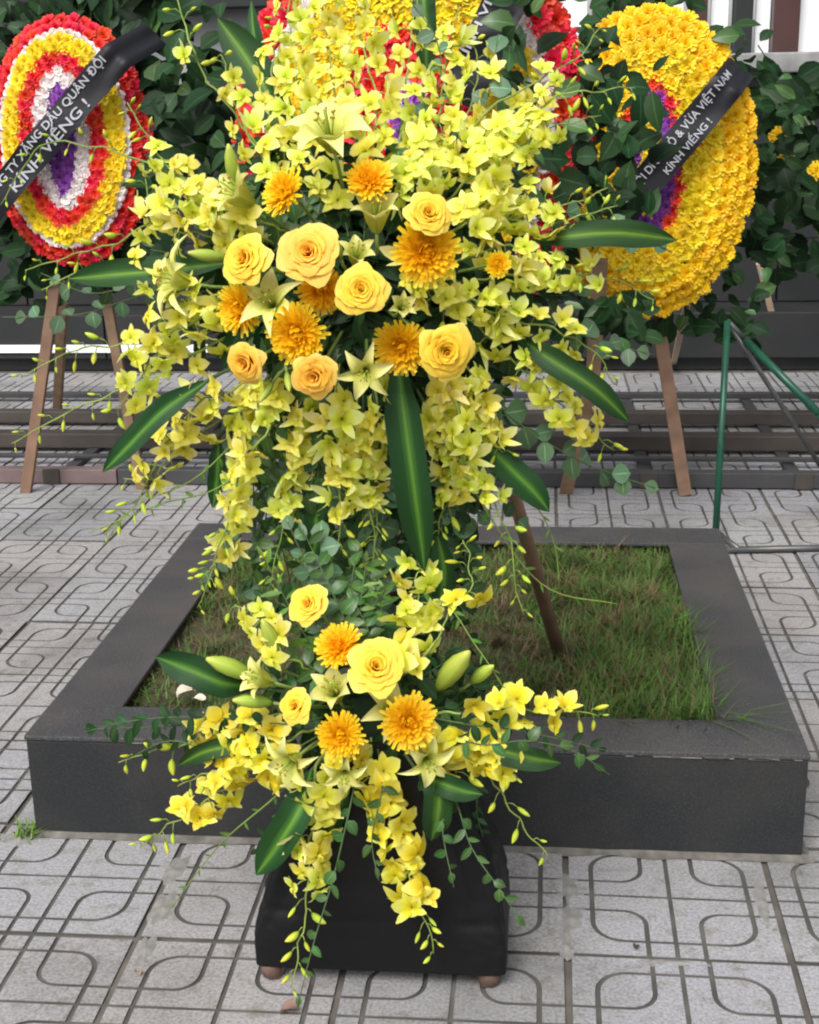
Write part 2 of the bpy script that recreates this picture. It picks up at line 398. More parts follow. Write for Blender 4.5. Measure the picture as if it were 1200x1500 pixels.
M['wall'] = flat('dark_wall', (.010, .011, .012), .6, .06, 0, nscale=3)
M['wall_grey'] = flat('grey_wall', (.20, .21, .215), .6, .05, 0, nscale=3)
M['pane'] = flat('white_pane', (.82, .83, .85), .35, .03, 0, nscale=2, namt=.05)  # panes in one plain white
M['mullion'] = flat('brown_mullion', (.055, .022, .02), .4, .1, 0, nscale=5)
M['sill'] = flat('stone_sill', (.25, .245, .245), .5, .1, 0, nscale=9, namt=.35)
M['white'] = flat('strip_white', (.80, .81, .82), .5, 0, 0, nscale=3, namt=.05)
M['grass'] = flat('grass_blade', (.075, .16, .024), .6, 0, 0, .25, nscale=9, namt=.6)
M['dry'] = flat('dry_grass', (.15, .10, .05), .7, 0, 0, .2, nscale=9, namt=.5)
M['pale'] = flat('pale_husk', (.55, .50, .40), .8, .1, .01)
M['brownleaf'] = flat('wilted_leaf', (.24, .165, .12), .8, .2, .02)

# ------------------------------------------------------------------ ground and paving
mb = MB(); mb.patch(1, 1, lambda u, v: (u * 60, -10 + v * 80, -.006))
tag(link('ground', mb.mesh('ground', M['mortar'])), 'mortar bed under the moulded paving tiles', kind='structure')
TS, TX0, TY0 = .4, -.7468, 2.1805
def make_tile():
    h = .1935; bm = bmesh.new()
    me = bpy.data.meshes.new('tile'); mb = MB(); mb.box((-h, -h, -.03), (h, h, 0)); me.from_pydata(mb.v, [], mb.f)
    base = bpy.data.objects.new('tile_cut', me); COL.objects.link(base)
    gw, dp = .0044, .0030
    def arc(cx, cy, r, a0, a1, n=8): return [(cx + r * math.cos(a0 + (a1 - a0) * i / n), cy + r * math.sin(a0 + (a1 - a0) * i / n)) for i in range(n + 1)]
    H = .2; a, c, r = .75 * H, .255 * H, .28 * H
    lines = [([(-.3, 0), (.3, 0)], 0), ([(0, -.3), (0, .3)], 0)]
    ring = arc(a - r, a - r, r, 0, PI / 2) + arc(-a + r, a - r, r, PI / 2, PI) + arc(-a + r, -a + r, r, PI, 1.5 * PI) + arc(a - r, -a + r, r, 1.5 * PI, 2 * PI)
    lines.append((ring, 1))
    r2 = .22 * H
    for sx in (-1, 1):
        for sy in (-1, 1):
            pts = [(.3, c)] + arc(c + r2, c + r2, r2, 1.5 * PI, PI) + [(c, .3)]
            lines.append(([(sx * x, sy * y) for x, y in pts], 0))
    cutters = []
    for k, (pts, closed) in enumerate(lines):
        n = len(pts); L = []; Rr = []
        w_ = gw + .0002 * (k % 3); d_ = dp + .00013 * k
        for i in range(n):
            p = Vector(pts[i])
            q0 = Vector(pts[i - 1]) if (i > 0 or closed) else p
            q1 = Vector(pts[(i + 1) % n]) if (i < n - 1 or closed) else p
            d = (q1 - q0).normalized(); nn = Vector((-d.y, d.x))
            L.append(p + nn * w_); Rr.append(p - nn * w_)
        V = []; Fc = []
        for i in range(n):
            V += [(L[i].x, L[i].y, .01), (Rr[i].x, Rr[i].y, .01), (Rr[i].x, Rr[i].y, -d_), (L[i].x, L[i].y, -d_)]
        for i in range(n if closed else n - 1):
            j = (i + 1) % n
            for e in range(4):
                Fc.append((4 * i + e, 4 * i + (e + 1) % 4, 4 * j + (e + 1) % 4, 4 * j + e))
        if not closed: Fc += [(3, 2, 1, 0), (4 * n - 4, 4 * n - 3, 4 * n - 2, 4 * n - 1)]
        cm = bpy.data.meshes.new('cut'); cm.from_pydata(V, [], Fc)
        b2 = bmesh.new(); b2.from_mesh(cm); bmesh.ops.recalc_face_normals(b2, faces=b2.faces[:]); b2.to_mesh(cm); b2.free()
        co = bpy.data.objects.new('cut', cm); COL.objects.link(co); cutters.append(co)
        md = base.modifiers.new('b%d' % k, 'BOOLEAN'); md.operation = 'DIFFERENCE'; md.solver = 'EXACT'; md.object = co
    dg = bpy.context.evaluated_depsgraph_get(); dg.update()
    out = bpy.data.meshes.new_from_object(base.evaluated_get(dg))
    for o in cutters + [base]: bpy.data.objects.remove(o)
    out.name = 'tile'; out.materials.clear(); out.materials.append(M['tile'])
    return out
tile_me = make_tile()
pav = bpy.data.objects.new('pavement', None); COL.objects.link(pav); tag(pav, 'grey terrazzo pavement of square tiles with rounded moulded grooves', kind='structure')
PX0, PY0, PW, PD, PH = -1.0739, 2.5322, 1.6074, 1.5178, .2354
for r in range(-1, 14):
    for c in range(-12, 10):
        cx, cy = TX0 + (c + .5) * TS, TY0 + (r + .5) * TS
        px = [proj((cx + a * .2, cy + b * .2, 0)) for a in (-1, 1) for b in (-1, 1)]
        if min(p[0] for p in px) > 1450 or max(p[0] for p in px) < -250 or min(p[1] for p in px) > 1640: continue
        if PX0 + .21 < cx < PX0 + PW - .21 and PY0 + .21 < cy < PY0 + PD - .21: continue
        o = link('tile', tile_me, pav)
        o.location = (cx, cy, uni(-.002, .0015)); o.rotation_euler = (uni(-.005, .005), uni(-.005, .005), uni(-.007, .007) + (PI / 2) * random.randint(0, 3))
# smeared cement over some joints
for (x, y, wd, dpth) in ((832, 1300, .025, .06), (836, 1345, .03, .05), (828, 1385, .018, .05), (255, 1275, .03, .05), (240, 1330, .022, .06), (30, 1228, .05, .03), (980, 1410, .08, .010), (1115, 1320, .012, .07), (215, 1390, .016, .05)):
    g = G(x, y); mb = MB()
    def sm(u, v):
        a = u * PI; k = v * (1 + .55 * noise.noise((math.cos(a) * 1.7, math.sin(a) * 1.7, x)) + .3 * noise.noise((math.cos(a) * 5, math.sin(a) * 5, x)))
        return (wd * k * math.cos(a), dpth * k * math.sin(a), .0035 * (1 - v) + .0004 * noise.noise((a, v * 4, x)) - .0012 * v)
    mb.patch(36, 4, sm)
    o = link('cement_smear', mb.mesh('smear', M['smear']), pav); o.location = (g.x, g.y, 0)

# ------------------------------------------------------------------ planter
pl = thing('square_planter', 'low square planter edged with dark granite slabs, holding rough grass', 'planter', (PX0, PY0, 0))
cw, ct = .155, .011
def slab(name, lo, hi, m, parent, bev=.003):
    mb = MB(); mb.box(lo, hi); me = bevel_mesh(mb.mesh(name, m, False), bev); return link(name, me, parent)
slab('side_panel', (.003, .003, 0), (PW - .003, .033, PH - ct - .0015), M['granite_shaded'], pl)
slab('side_panel', (.003, PD - .033, 0), (PW - .003, PD - .003, PH - ct - .0015), M['granite_shaded'], pl)
slab('side_panel', (.0035, .035, 0), (.033, PD - .035, PH - ct - .002), M['granite_shaded'], pl)
slab('side_panel', (PW - .033, .035, 0), (PW - .0035, PD - .035, PH - ct - .002), M['granite_shaded'], pl)
slab('coping_slab', (0, 0, PH - ct), (PW, cw, PH), M['granite_lit'], pl)
slab('coping_slab', (0, PD - cw, PH - ct), (PW, PD, PH), M['granite_lit'], pl)
slab('coping_slab', (0, cw + .001, PH - ct), (cw + .01, PD - cw - .001, PH - .0008), M['granite_lit'], pl)
slab('coping_slab', (PW - cw - .01, cw + .001, PH - ct), (PW, PD - cw - .001, PH - .0006), M['granite_lit'], pl)
def soil_z(x, y): return PH - .035 + .02 * noise.noise((x * 4, y * 4, 1)) + .006 * noise.noise((x * 19, y * 19, 2))
mb = MB(); mb.patch(40, 40, lambda u, v: (PW / 2 + u * (PW / 2 - .10), .10 + v * (PD - .2), soil_z(PW / 2 + u * (PW / 2 - .10), .10 + v * (PD - .2))))
link('soil', mb.mesh('soil', M['soil']), pl)
mb = MB()
for k in range(24):                                # chipped arris along the front edge
    x = uni(.02, PW) if k > 10 else uni(PW - .32, PW)
    l = uni(.004, .03)
    mb.box((x - l, -.0008, PH - ct - uni(.0006, .002)), (min(PW, x + l), .006, PH - ct + uni(.0004, .0018)))
link('chipped_edge', mb.mesh('chip', M['chip'], False), pl)
mb = MB()
mb.patch(80, 2, lambda u, v: (PW / 2 + u * (PW / 2 + .02), .004 - v * (.013 + .014 * noise.noise((u * 9, 0, 3)) + .008 * noise.noise((u * 40, 0, 3))), .012 * (1 - v) ** 2 + .0012))
mb.patch(80, 2, lambda u, v: (PW - .004 + v * (.02 + .012 * noise.noise((u * 9, 5, 3))), PD / 2 + u * PD / 2, .010 * (1 - v) ** 2 + .0014))
mb.patch(80, 2, lambda u, v: (.004 - v * (.02 + .012 * noise.noise((u * 9, 9, 3))), PD / 2 + u * PD / 2, .010 * (1 - v) ** 2 + .0013))
link('cement_skirt', mb.mesh('skirt', M['skirt']), pl)
# grass: uncountable
def blade(mb, x, y, z, h, a, lean, wd, mi):
    dx, dy = math.cos(a), math.sin(a); px_, py_ = -dy * wd, dx * wd; b = len(mb.v)
    for k, s in ((0, 1), (.5, .8), (1, .05)):
        r_ = lean * k * k * h; zz = z + h * (k - .25 * lean * k * k)
        mb.v += [Vector((x + dx * r_ - px_ * s, y + dy * r_ - py_ * s, zz)), Vector((x + dx * r_ + px_ * s, y + dy * r_ + py_ * s, zz))]; mb.uv += [(0, k), (1, k)]
    mb.f += [(b, b + 1, b + 3, b + 2), (b + 2, b + 3, b + 5, b + 4)]; mb.m += [mi, mi]
mb = MB()
for k in range(46000):
    x = uni(cw + .004, PW - cw - .004); y = uni(cw - .008, PD - cw + .008)
    dn = .5 + .5 * noise.noise((x * 2.2, y * 2.2, 7)) + .3 * noise.noise((x * 7, y * 7, 4))
    side = min(x - cw, PW - cw - x, y - cw, PD - cw - y)
    thick = .42 + .8 * max(0, (x - .95) / .5) * (1 if y < 1.1 else .6) + (.35 if y > 1.05 else 0) + (.4 if x < .42 else 0)
    if rnd() > dn * thick * 1.2: continue
    h = uni(.015, .055) * (1 + 1.1 * max(0, min(1, (x - 1.0) / .3)) * (y < .75)) * (.6 + dn * .6)
    dry = rnd() < (.62 - .35 * thick)
    blade(mb, x, y, soil_z(x, y) - .004, h, uni(0, 2 * PI), uni(.2, 1.5), uni(.0009, .002), 1 if dry else 0)
for k in range(900):                               # tall tuft by the front corner
    x = PW - cw - abs(random.gauss(0, .11)) - .005; y = cw + abs(random.gauss(.05, .16)); 
    blade(mb, x, y, soil_z(x, y) - .004, uni(.04, .115), uni(0, 2 * PI), uni(.2, 1.1), uni(.001, .0022), 0 if rnd() < .8 else 1)
for k in range(190):
    tx, ty = (uni(cw + .03, PW - cw - .03) if k % 3 else uni(.95, PW - cw - .02)), uni(cw + .03, PD - cw - .03); th = uni(.03, .075) * (1.5 if tx > 1.05 and rnd() < .6 else 1); dr = rnd() < .3
    for q in range(random.randint(14, 40)):
        x, y = tx + random.gauss(0, .014), ty + random.gauss(0, .014); blade(mb, x, y, soil_z(x, y) - .004, th * uni(.5, 1.2), uni(0, 6.3), uni(.3, 1.6), uni(.001, .0022), 1 if dr or rnd() < .1 else 0)
for k in range(9): blade(mb, uni(PW - .2, PW - .15), uni(.14, .2), PH - .03, uni(.06, .14), uni(-1.2, .3), uni(1.2, 2.2), uni(.0012, .0024), 0)
gr = link('grass', mb.mesh('grass', [M['grass'], M['dry']])); gr.location = (PX0, PY0, 0)
tag(gr, 'rough green and straw-coloured grass growing in the granite planter', kind='stuff')
g = G(48, 1222)
mb = MB()
for k in range(80): blade(mb, random.gauss(0, .016), random.gauss(0, .012), 0, uni(.01, .045), uni(0, 6.3), uni(.3, 1.4), uni(.001, .003), 0)
o = link('weed', mb.mesh('weed', [M['fern']])); o.location = g
tag(o, 'small green weed sprouting beside planter corner', 'weed')

# ------------------------------------------------------------------ building and steps
WY = 7.8
bd = thing('building_front', 'dark granite building front with white windows behind the wreaths', 'building', (0, WY, 0))
X0, X1 = -9, 9
def zat(y, Y, x=600): return P(x, y, Y).z
z1, z2, z3 = .335, .66, 1.42
slab('plinth', (X0, .06, 0), (X1, .5, .075), M['granite_step'], bd, .003)
for k in range(12):
    xa = X0 + k * 1.5 + .45; slab('step_slab', (xa, 0, .078), (xa + 1.492, .45, z1), M['granite_step'], bd, .006)
    slab('riser_slab', (xa - .6, .40, z1 + .002), (xa + .892, .9, z2), M['granite_step'], bd, .008)
for k in range(9):
    xa = X0 + k * 2.0; slab('wall_panel', (xa, .8, z2 + .002), (xa + 1.99, 1.0, z3 + .12), M['wall'], bd, .005)
mb = MB(); mb.box((-4.6, -.014, .118), (-1.55, -.001, .163)); link('step_strip', mb.mesh('strip', M['white'], False), bd)  # plain white strip along the front of the step slabs
zs1 = P(1160, 76, WY + .66).z; zs0 = P(1160, 106, WY + .66).z
slab('window_sill', (X0, .66, zs0), (X1, 1.0, zs1), M['sill'], bd, .01)
slab('wall_band', (X0, .74, z3 + .122), (X1, 1.0, zs0 - .002), M['wall'], bd, .004)
mx_ = [P(px, 40, WY + .85).x for px in (720, 800, 880, 960, 1022, 1088, 1150, 1230, 1310)]
for i, xm in enumerate(mx_):
    wd = .075 if i == 6 else .05
    slab('mullion', (xm - wd, .8, zs1 + .002), (xm + wd, .98, 3.2), M['mullion'] if i != 5 else M['wall'], bd, .006)
    if i < len(mx_) - 1: slab('window_pane', (xm + .08, .9, zs1 + .002), (mx_[i + 1] - .08, .93, 3.2), M['pane'], bd, .002)
for k in range(6):
    xa = mx_[0] - .2 - 1.0 * (k + 1)
    slab('wall_panel', (xa, .9, zs1 + .002), (xa + .99, .94, 3.2), M['wall_grey'], bd, .002)
slab('transom', (X0, .70, P(340, 10, WY + .7).z), (mx_[0] - .3, .895, 3.0), M['wall'], bd, .004)
slab('lintel', (X0, .72, 3.202), (X1, 1.1, 4.2), M['wall'], bd, .01)

# ------------------------------------------------------------------ low rail frame on the paving
rk = thing('rail_frame', 'long low frame of brown and grey bars lying across the pavement', 'rail', (0, 0, 0))
def bar(y_, z0, h, d, m, x0=-5.2, x1=4.6):
    return slab('bar', (x0, y_ - d / 2, z0), (x1, y_ + d / 2, z0 + h), M[m], rk, .004)
bar(5.36, .004, .062, .06, 'rail_grey', -1.74); slab('bar', (-5.2, 5.33, .004), (-1.745, 5.39, .064), M['rail_pink'], rk, .004)
bar(5.66, .03, .018, .03, 'rail_grey')
bar(5.92, .02, .065, .09, 'rail'); bar(6.42, .02, .055, .075, 'rail'); bar(6.98, .02, .03, .04, 'rail_grey')
for x in (-3.4, -2.02, -1.58, -.6, .42, 1.02, 2.1):
    slab('cross_bar', (x - .025, 5.395, .006), (x + .025, 7.0, .019), M['rail_grey'], rk, .002)
    slab('bracket', (x - .035, 5.32, .004), (x + .035, 5.329, .068), M['rail'], rk, .002)

# ------------------------------------------------------------------ leaf and flower meshes
def leaf_fn(l, wd, fold=.25, bend=.3, tip=1.0, wave=0):
    def fn(u, v):
        ww = wd * max(0, math.sin(PI * min(1, v ** tip * .97 + .03))) ** .8
        ang = bend * v
        return (u * ww, l * (math.sin(ang) / max(bend, 1e-3)) if bend > .01 else l * v, -l * (1 - math.cos(ang)) / max(bend, 1e-3) + fold * abs(u) * ww + wave * math.sin(v * 9 + u) * ww)
    return fn
def leaf_mesh(name, mat, **k):
    mb = MB(); mb.patch(2, 4, leaf_fn(**k)); return mb.mesh(name, mat)
# leaves: stalk at origin, blade along +Y, face +Z
LEAF = {
 'euc': [leaf_mesh('leaf', M['euc'], l=1, wd=.42 + .05 * i, fold=.15, bend=.2 + .25 * i, tip=.95) for i in range(3)],
 'ficus': [leaf_mesh('leaf', M['leaf_bg'], l=1, wd=.30 + .05 * i, fold=.3, bend=.3 + .3 * i, tip=.85) for i in range(3)],
 'ruscus': [leaf_mesh('leaf', M['leaf_dark'], l=1, wd=.20 + .04 * i, fold=.3, bend=.3 + .3 * i, tip=.8) for i in range(3)],
 'mid': [leaf_mesh('leaf', M['leaf_mid'], l=1, wd=.22 + .06 * i, fold=.3, bend=.3 + .3 * i, tip=.8) for i in range(3)],
 'fern': [leaf_mesh('leaf', M['fern'], l=1, wd=.10 + .03 * i, fold=.2, bend=.3 + .2 * i, tip=.8) for i in range(3)],
}
def petal(mb, ang, l, wd, z0, cup, rec, tip=.8, mi=0, nv=4, ruffle=0, r0=.05, ph=0):
    ca, sa = math.cos(ang), math.sin(ang)
    def fn(u, v):
        ww = wd * max(0, math.sin(PI * min(1, v ** tip * .93 + .05))) ** .75
        x = u * ww; y = r0 + v * l
        z = z0 + cup * v - rec * v ** 3 + .22 * wd * (abs(u) ** 1.5) * (1 - v) + ruffle * math.sin(v * 7 + u * 3 + ph)
        return (x * ca - y * sa, x * sa + y * ca, z)
    mb.patch(2, nv, fn, mi)
def orchid(seed, main, fat=1.0):
    r = random.Random(seed); mb = MB(); j = lambda a: a * (r.random() - .5) * 2; shut = (0, 0, .15, .5, 0, .3, -.2, .8, .1, 0)[seed % 10]
    for a, l, wd in ((0, 1.0, .24), (R(128), .98, .25), (R(-128), .98, .25)):
        petal(mb, a + j(.16), l, wd * fat, -.03, .16 + shut + j(.25), .22 - shut * .3 + j(.35), .85, ruffle=.03, ph=j(3))
    for a in (R(64), R(-64)):
        petal(mb, a + j(.16), .98, .42 * fat,   .02, .22 + shut + j(.25), .28 - shut * .3 + j(.35), 1.0, ruffle=.06, ph=j(3))
    def lip(u, v):                                   # tubular lip that flares downwards
        a = u * 1.5; rr = .10 + .16 * v + .12 * max(0, v - .6)
        return (math.sin(a) * rr * 1.25, -.06 - .36 * v ** 1.5 - math.cos(a) * rr * .5, .10 + .42 * v - .30 * v * v - .12 * math.cos(a) + .02 * math.sin(u * 9))
    ml = MB(); ml.patch(4, 4, lip)
    return mb.mesh('blossom', main), ml.mesh('lip', M['lip'])
BLOSSOM = [orchid(i, M['orchid']) for i in range(10)]
BLOSSOM_G = [orchid(20 + i, M['orchid_gold'], 1.1) for i in range(10)]
def bud_mesh(mat, fat=.24, bend=.25):
    mb = MB()
    pts = [(0, bend * (v ** 2) * .5, v) for v in (0, .1, .28, .5, .72, .9, 1)]
    mb.tube(pts, [.05, fat * .55, fat * .9, fat, fat * .85, fat * .45, .03], 7)
    return mb.mesh('bud', mat)
BUD = [bud_mesh(M['bud'], .17 + .04 * i, .15 + .3 * i) for i in range(3)]
LBUD = [bud_mesh(M['lbud'], .16 + .02 * i, .1 + .1 * i) for i in range(2)]

def orchid_spray(pts, nb, nbud, size, label, group, gold=False, t0=.2, t1=.78, face=(0, -.75, .12), bare=0, spread=1.0, outc=None):
    """pts: stem from the foam to the tip; blossoms between t0 and t1, buds beyond"""
    root = thing('orchid_spray', label, 'orchid', pts[0], group)
    o0 = Vector(pts[0]); n = 40
    c = [p - o0 for p in curve(pts, n)]
    for i in range(n):                                  # natural kinks
        c[i] += Vector((noise.noise((i * .35, o0.x * 9, o0.z * 9)), noise.noise((i * .35, o0.x * 9 + 7, 3)), noise.noise((i * .35, 11, o0.z * 9)))) * .009 * min(1, i / 6)
    mb = MB(); mb.tube(c, [.0029 * (1 - .62 * i / (n - 1)) for i in range(n)], 5)
    tot = nb + nbud; todo = []
    for k in range(tot):
        if k < nb: t = t0 + (t1 - t0) * (k + .5 * rnd()) / max(1, nb)
        else: t = t1 + (1 - t1) * (k - nb + .6 + uni(-.35, .35)) / max(1, nbud)
        t = min(t, .995)
        i = t * (n - 1); i0 = int(i); fr = i - i0; p = c[i0].lerp(c[min(n - 1, i0 + 1)], fr)
        tg = (c[min(n - 1, i0 + 2)] - c[max(0, i0 - 2)]).normalized()
        fdir = Vector(face)
        side = tg.cross(Vector((0, -1, 0)))
        if side.length < .1: side = Vector((1, 0, 0))
        side.normalize(); sgn = 1 if k % 2 else -1
        off = (side * sgn * uni(.55, 1.05) + Vector((0, -1, 0)) * uni(.1, .7) + tg * uni(-.2, .35)).normalized()
        if k < nb:
            ln = uni(.014, .028) * spread * size / .03
            q = p + off * ln
            nrm = (fdir * uni(.45, 1.15) + side * sgn * uni(.1, 1.0) + Vector((uni(-.6, .6), uni(-.25, .25), uni(-.6, .6)))).normalized()
            s = size * uni(.8, 1.22) * (1 - .22 * k / max(1, nb))
            up = (Vector((0, 0, 1)) + Vector((uni(-.5, .5), 0, 0)) - tg * .2)
            Mx = Matrix.Translation(q) @ basis(nrm, up) @ Matrix.Scale(s, 4)
            todo.append(('blossom', (BLOSSOM_G if gold else BLOSSOM)[random.randrange(10)], Mx))
            mb.tube([p, p.lerp(q, .5) + Vector((0, 0, .003)), q - nrm * s * .03], .0011, 4)
        else:
            fr = (k - nb) / max(1, nbud)
            ln = uni(.012, .024) * (1 - .5 * fr)
            d = (off + tg * .6 + Vector((0, 0, -.55))).normalized()
            q = p + (off * .8 + tg * .4).normalized() * ln
            s = uni(.016, .031) * (1 - .5 * fr) * size / .03
            Mx = Matrix.Translation(q) @ basis(d, off) @ Matrix.Scale(s, 4)
            todo.append(('bud', BUD[random.randrange(3)], Mx))
            mb.tube([p, p.lerp(q, .55) + Vector((0, 0, .004)), q], .0009, 4)
    link('stem', mb.mesh('stem', M['stem']), root)
    for nm, me, Mx in todo:
        if nm == 'bud': link(nm, me, root, Mx)
        else: link('lip', me[1], link(nm, me[0], root, Mx))
    return root
def sprig(name, pts, kind, n, size, label, cat, group, stem='stem_dark', droop=.2, start=.25, flatness=.5):
    root = thing(name, label, cat, pts[0], group); o0 = Vector(pts[0])
    m_ = 24; c = [p - o0 for p in curve(pts, m_)]
    mb = MB(); mb.tube(c, [.002 * (1 - .6 * i / (m_ - 1)) for i in range(m_)], 5); link('stem', mb.mesh('stem', M[stem]), root)
    for k in range(n):
        t = start + (1 - start) * (k + .3) / n; i = min(m_ - 1, int(t * (m_ - 1))); p = c[i]
        tg = (c[min(m_ - 1, i + 1)] - c[max(0, i - 1)]).normalized()
        side = tg.cross(Vector((0, -1, .3)))
        if side.length < .1: side = Vector((1, 0, 0))
        side.normalize()
        d = (side * (1 if k % 2 else -1) * uni(.7, 1.1) + tg * uni(.2, .9) + Vector((uni(-.3, .3), uni(-.5, .3), uni(-.3, .2) - droop))).normalized()
        if k == n - 1: d = tg
        nrm = (Vector((0, -1, .5)) + Vector((uni(-.6, .6), uni(-.4, .6), uni(-.5, .5)))).normalized()
        x = d.cross(nrm)
        if x.length < .05: x = d.orthogonal()
        x.normalize(); nn = x.cross(d)
        s = size * uni(.75, 1.2) * (1 - .35 * t)
        Mx = Matrix.Translation(p) @ Matrix((x, d, nn)).transposed().to_4x4() @ Matrix.Scale(s, 4)
        link('leaf', LEAF[kind][random.randrange(3)], root, Mx)
    return root

# ------------------------------------------------------------------ the flower stand (tripod, cover, foam)
CU = P(535, 430, 2.30)          # upper foam
CL = P(545, 1035, 2.16)         # lower foam
st = thing('flower_stand', 'tall wooden tripod flower stand with a black cloth cover round its front feet', 'stand', (CU.x, 2.3, 0))
so = Vector((CU.x, 2.3, 0))
apex = P(585, 300, 2.42)
footL, footR, footB = G(399, 1429), G(717, 1441), G(822, 968, .19)
for ft, top in ((footL, P(560, 1010, 2.27)), (footR, P(585, 1010, 2.27)), (footB, P(640, 330, 2.5))):
    mb = MB(); mb.tube([ft - so, ft.lerp(top, .5) - so, top - so], [.0165, .015, .013], 10)
    link('leg', mb.mesh('leg', M['wood']), st)
mb = MB(); a, b = G(578, 1360, 0), P(570, 330, 2.40); mb.tube([P(575, 1150, 2.30) - so, P(572, 740, 2.36) - so, b - so], .0145, 10); link('post', mb.mesh('post', M['wood']), st)
for ft in (footL, footR):
    mb = MB(); mb.tube([ft - so + Vector((0, 0, z)) for z in (.001, .006, .02, .034, .04)], [.012, .018, .0205, .017, .006], 12); link('foot', mb.mesh('foot', M['foot']), st)
for cpt, sx, sy, sz in ((CU, .17, .11, .15), (CL, .09, .075, .09)):
    mb = MB()
    def blob(u, v, c=cpt, sx=sx, sy=sy, sz=sz):
        a = u * PI; e = (v - .5) * PI
        k = 1 + .12 * noise.noise((math.cos(a) * 3, math.sin(a) * 3, e * 3))
        return c - so + Vector((sx * k * math.cos(e) * math.cos(a), sy * k * math.cos(e) * math.sin(a), sz * k * math.sin(e)))
    mb.patch(20, 12, blob); link('foam_block', mb.mesh('foam', M['foam']), st)
# black cloth cover: boxy at the feet, gathered to a neck under the lower flowers
cl, cr = G(376, 1432), G(742, 1452)
cxm = (cl.x + cr.x) / 2; hw = (cr.x - cl.x) / 2; cyf = cl.y + .004
SEC = [(.030, 1.0, .205), (.034, 1.002, .206), (.06, 1.0, .206), (.09, .995, .205), (.12, .985, .204), (.15, .965, .20), (.19, .92, .19), (.25, .83, .172), (.32, .70, .155), (.40, .54, .13), (.47, .44, .11)]
def cover(u, v):
    k = v * (len(SEC) - 1); i = min(len(SEC) - 2, int(k)); f = k - i
    z = SEC[i][0] + (SEC[i + 1][0] - SEC[i][0]) * f
    ws = SEC[i][1] + (SEC[i + 1][1] - SEC[i][1]) * f; ds = (SEC[i][2] + (SEC[i + 1][2] - SEC[i][2]) * f) / 2
    a = u * PI - PI / 2; a += .22 * math.sin(4 * a) * -1; e = .10 + .55 * max(0, v - .25)
    ca, sa = math.cos(a), math.sin(a)
    x = math.copysign(abs(ca) ** e, ca) * hw * ws; y = math.copysign(abs(sa) ** e, sa) * ds
    up = max(0, (z - .10) / .3)
    fold = .013 * min(1, max(0, z - .09) * 6) * (math.sin(a * 7 + 3.5 * noise.noise((a * 1.6, z * 5, 0))) * .45 + .8 * noise.noise((a * 4.5, z * 3.5, 5))) + .0022 * noise.noise((x * 14, y * 14, z * 16)) + .0018 * abs(noise.noise((x * 30 + z * 24, y * 30, z * 30 - x * 12)))
    crease = -.003 * max(0, 1 - abs(z - .135 - .02 * noise.noise((x * 8, 1, y * 8))) / .014) * (.5 + noise.noise((x * 16, 4, y * 12)))
    r = 1 + (fold + crease) / .14
    lift = -.012 * (x / hw) * (1 - v) if v < .1 else 0
    return Vector((cxm + .05 * up * .4 + x * r, cyf - .014 + ds + .01 * up + y * r, z + .006 * noise.noise((x * 9, y * 9, 3)) * (v > 0)))  - so
mb = MB(); mb.patch(150, 70, cover)
link('cloth_cover', mb.mesh('cover', M['cover']), st)

# ------------------------------------------------------------------ orchid sprays
def Yu(x, y):
    r2 = ((x - 530) / 430) ** 2 + ((y - 430) / 430) ** 2
    return 2.32 - .22 * math.exp(-r2 * 1.3)
def Yl(x, y):
    r2 = ((x - 540) / 300) ** 2 + ((y - 1040) / 260) ** 2
    return 2.17 - .13 * math.exp(-r2 * 1.2)
LAB = {
 'lw': ('lime yellow orchid spray of the upper tier reaching out towards the red oval wreath', 'orchid sprays reaching towards the red wreath'),
 'll': ('yellow orchid spray of the upper tier arching down over the wooden wreath leg', 'orchid sprays arching low beside the rose cluster'),
 'dn': ('long yellow orchid spray hanging straight down below the upper roses', 'orchid sprays hanging below the upper roses'),
 'rl': ('yellow orchid spray arching down towards the green metal stand', 'orchid sprays arching towards the green stand'),
 'rw': ('pale yellow orchid spray reaching out in front of the golden wreath', 'orchid sprays in front of the golden wreath'),
 'up': ('lime yellow orchid spray standing upright in the top of the upper tier', 'upright orchid sprays of the upper tier'),
 'fi': ('short yellow orchid spray tucked among the upper roses and lilies', 'short orchid sprays filling the upper tier'),
}
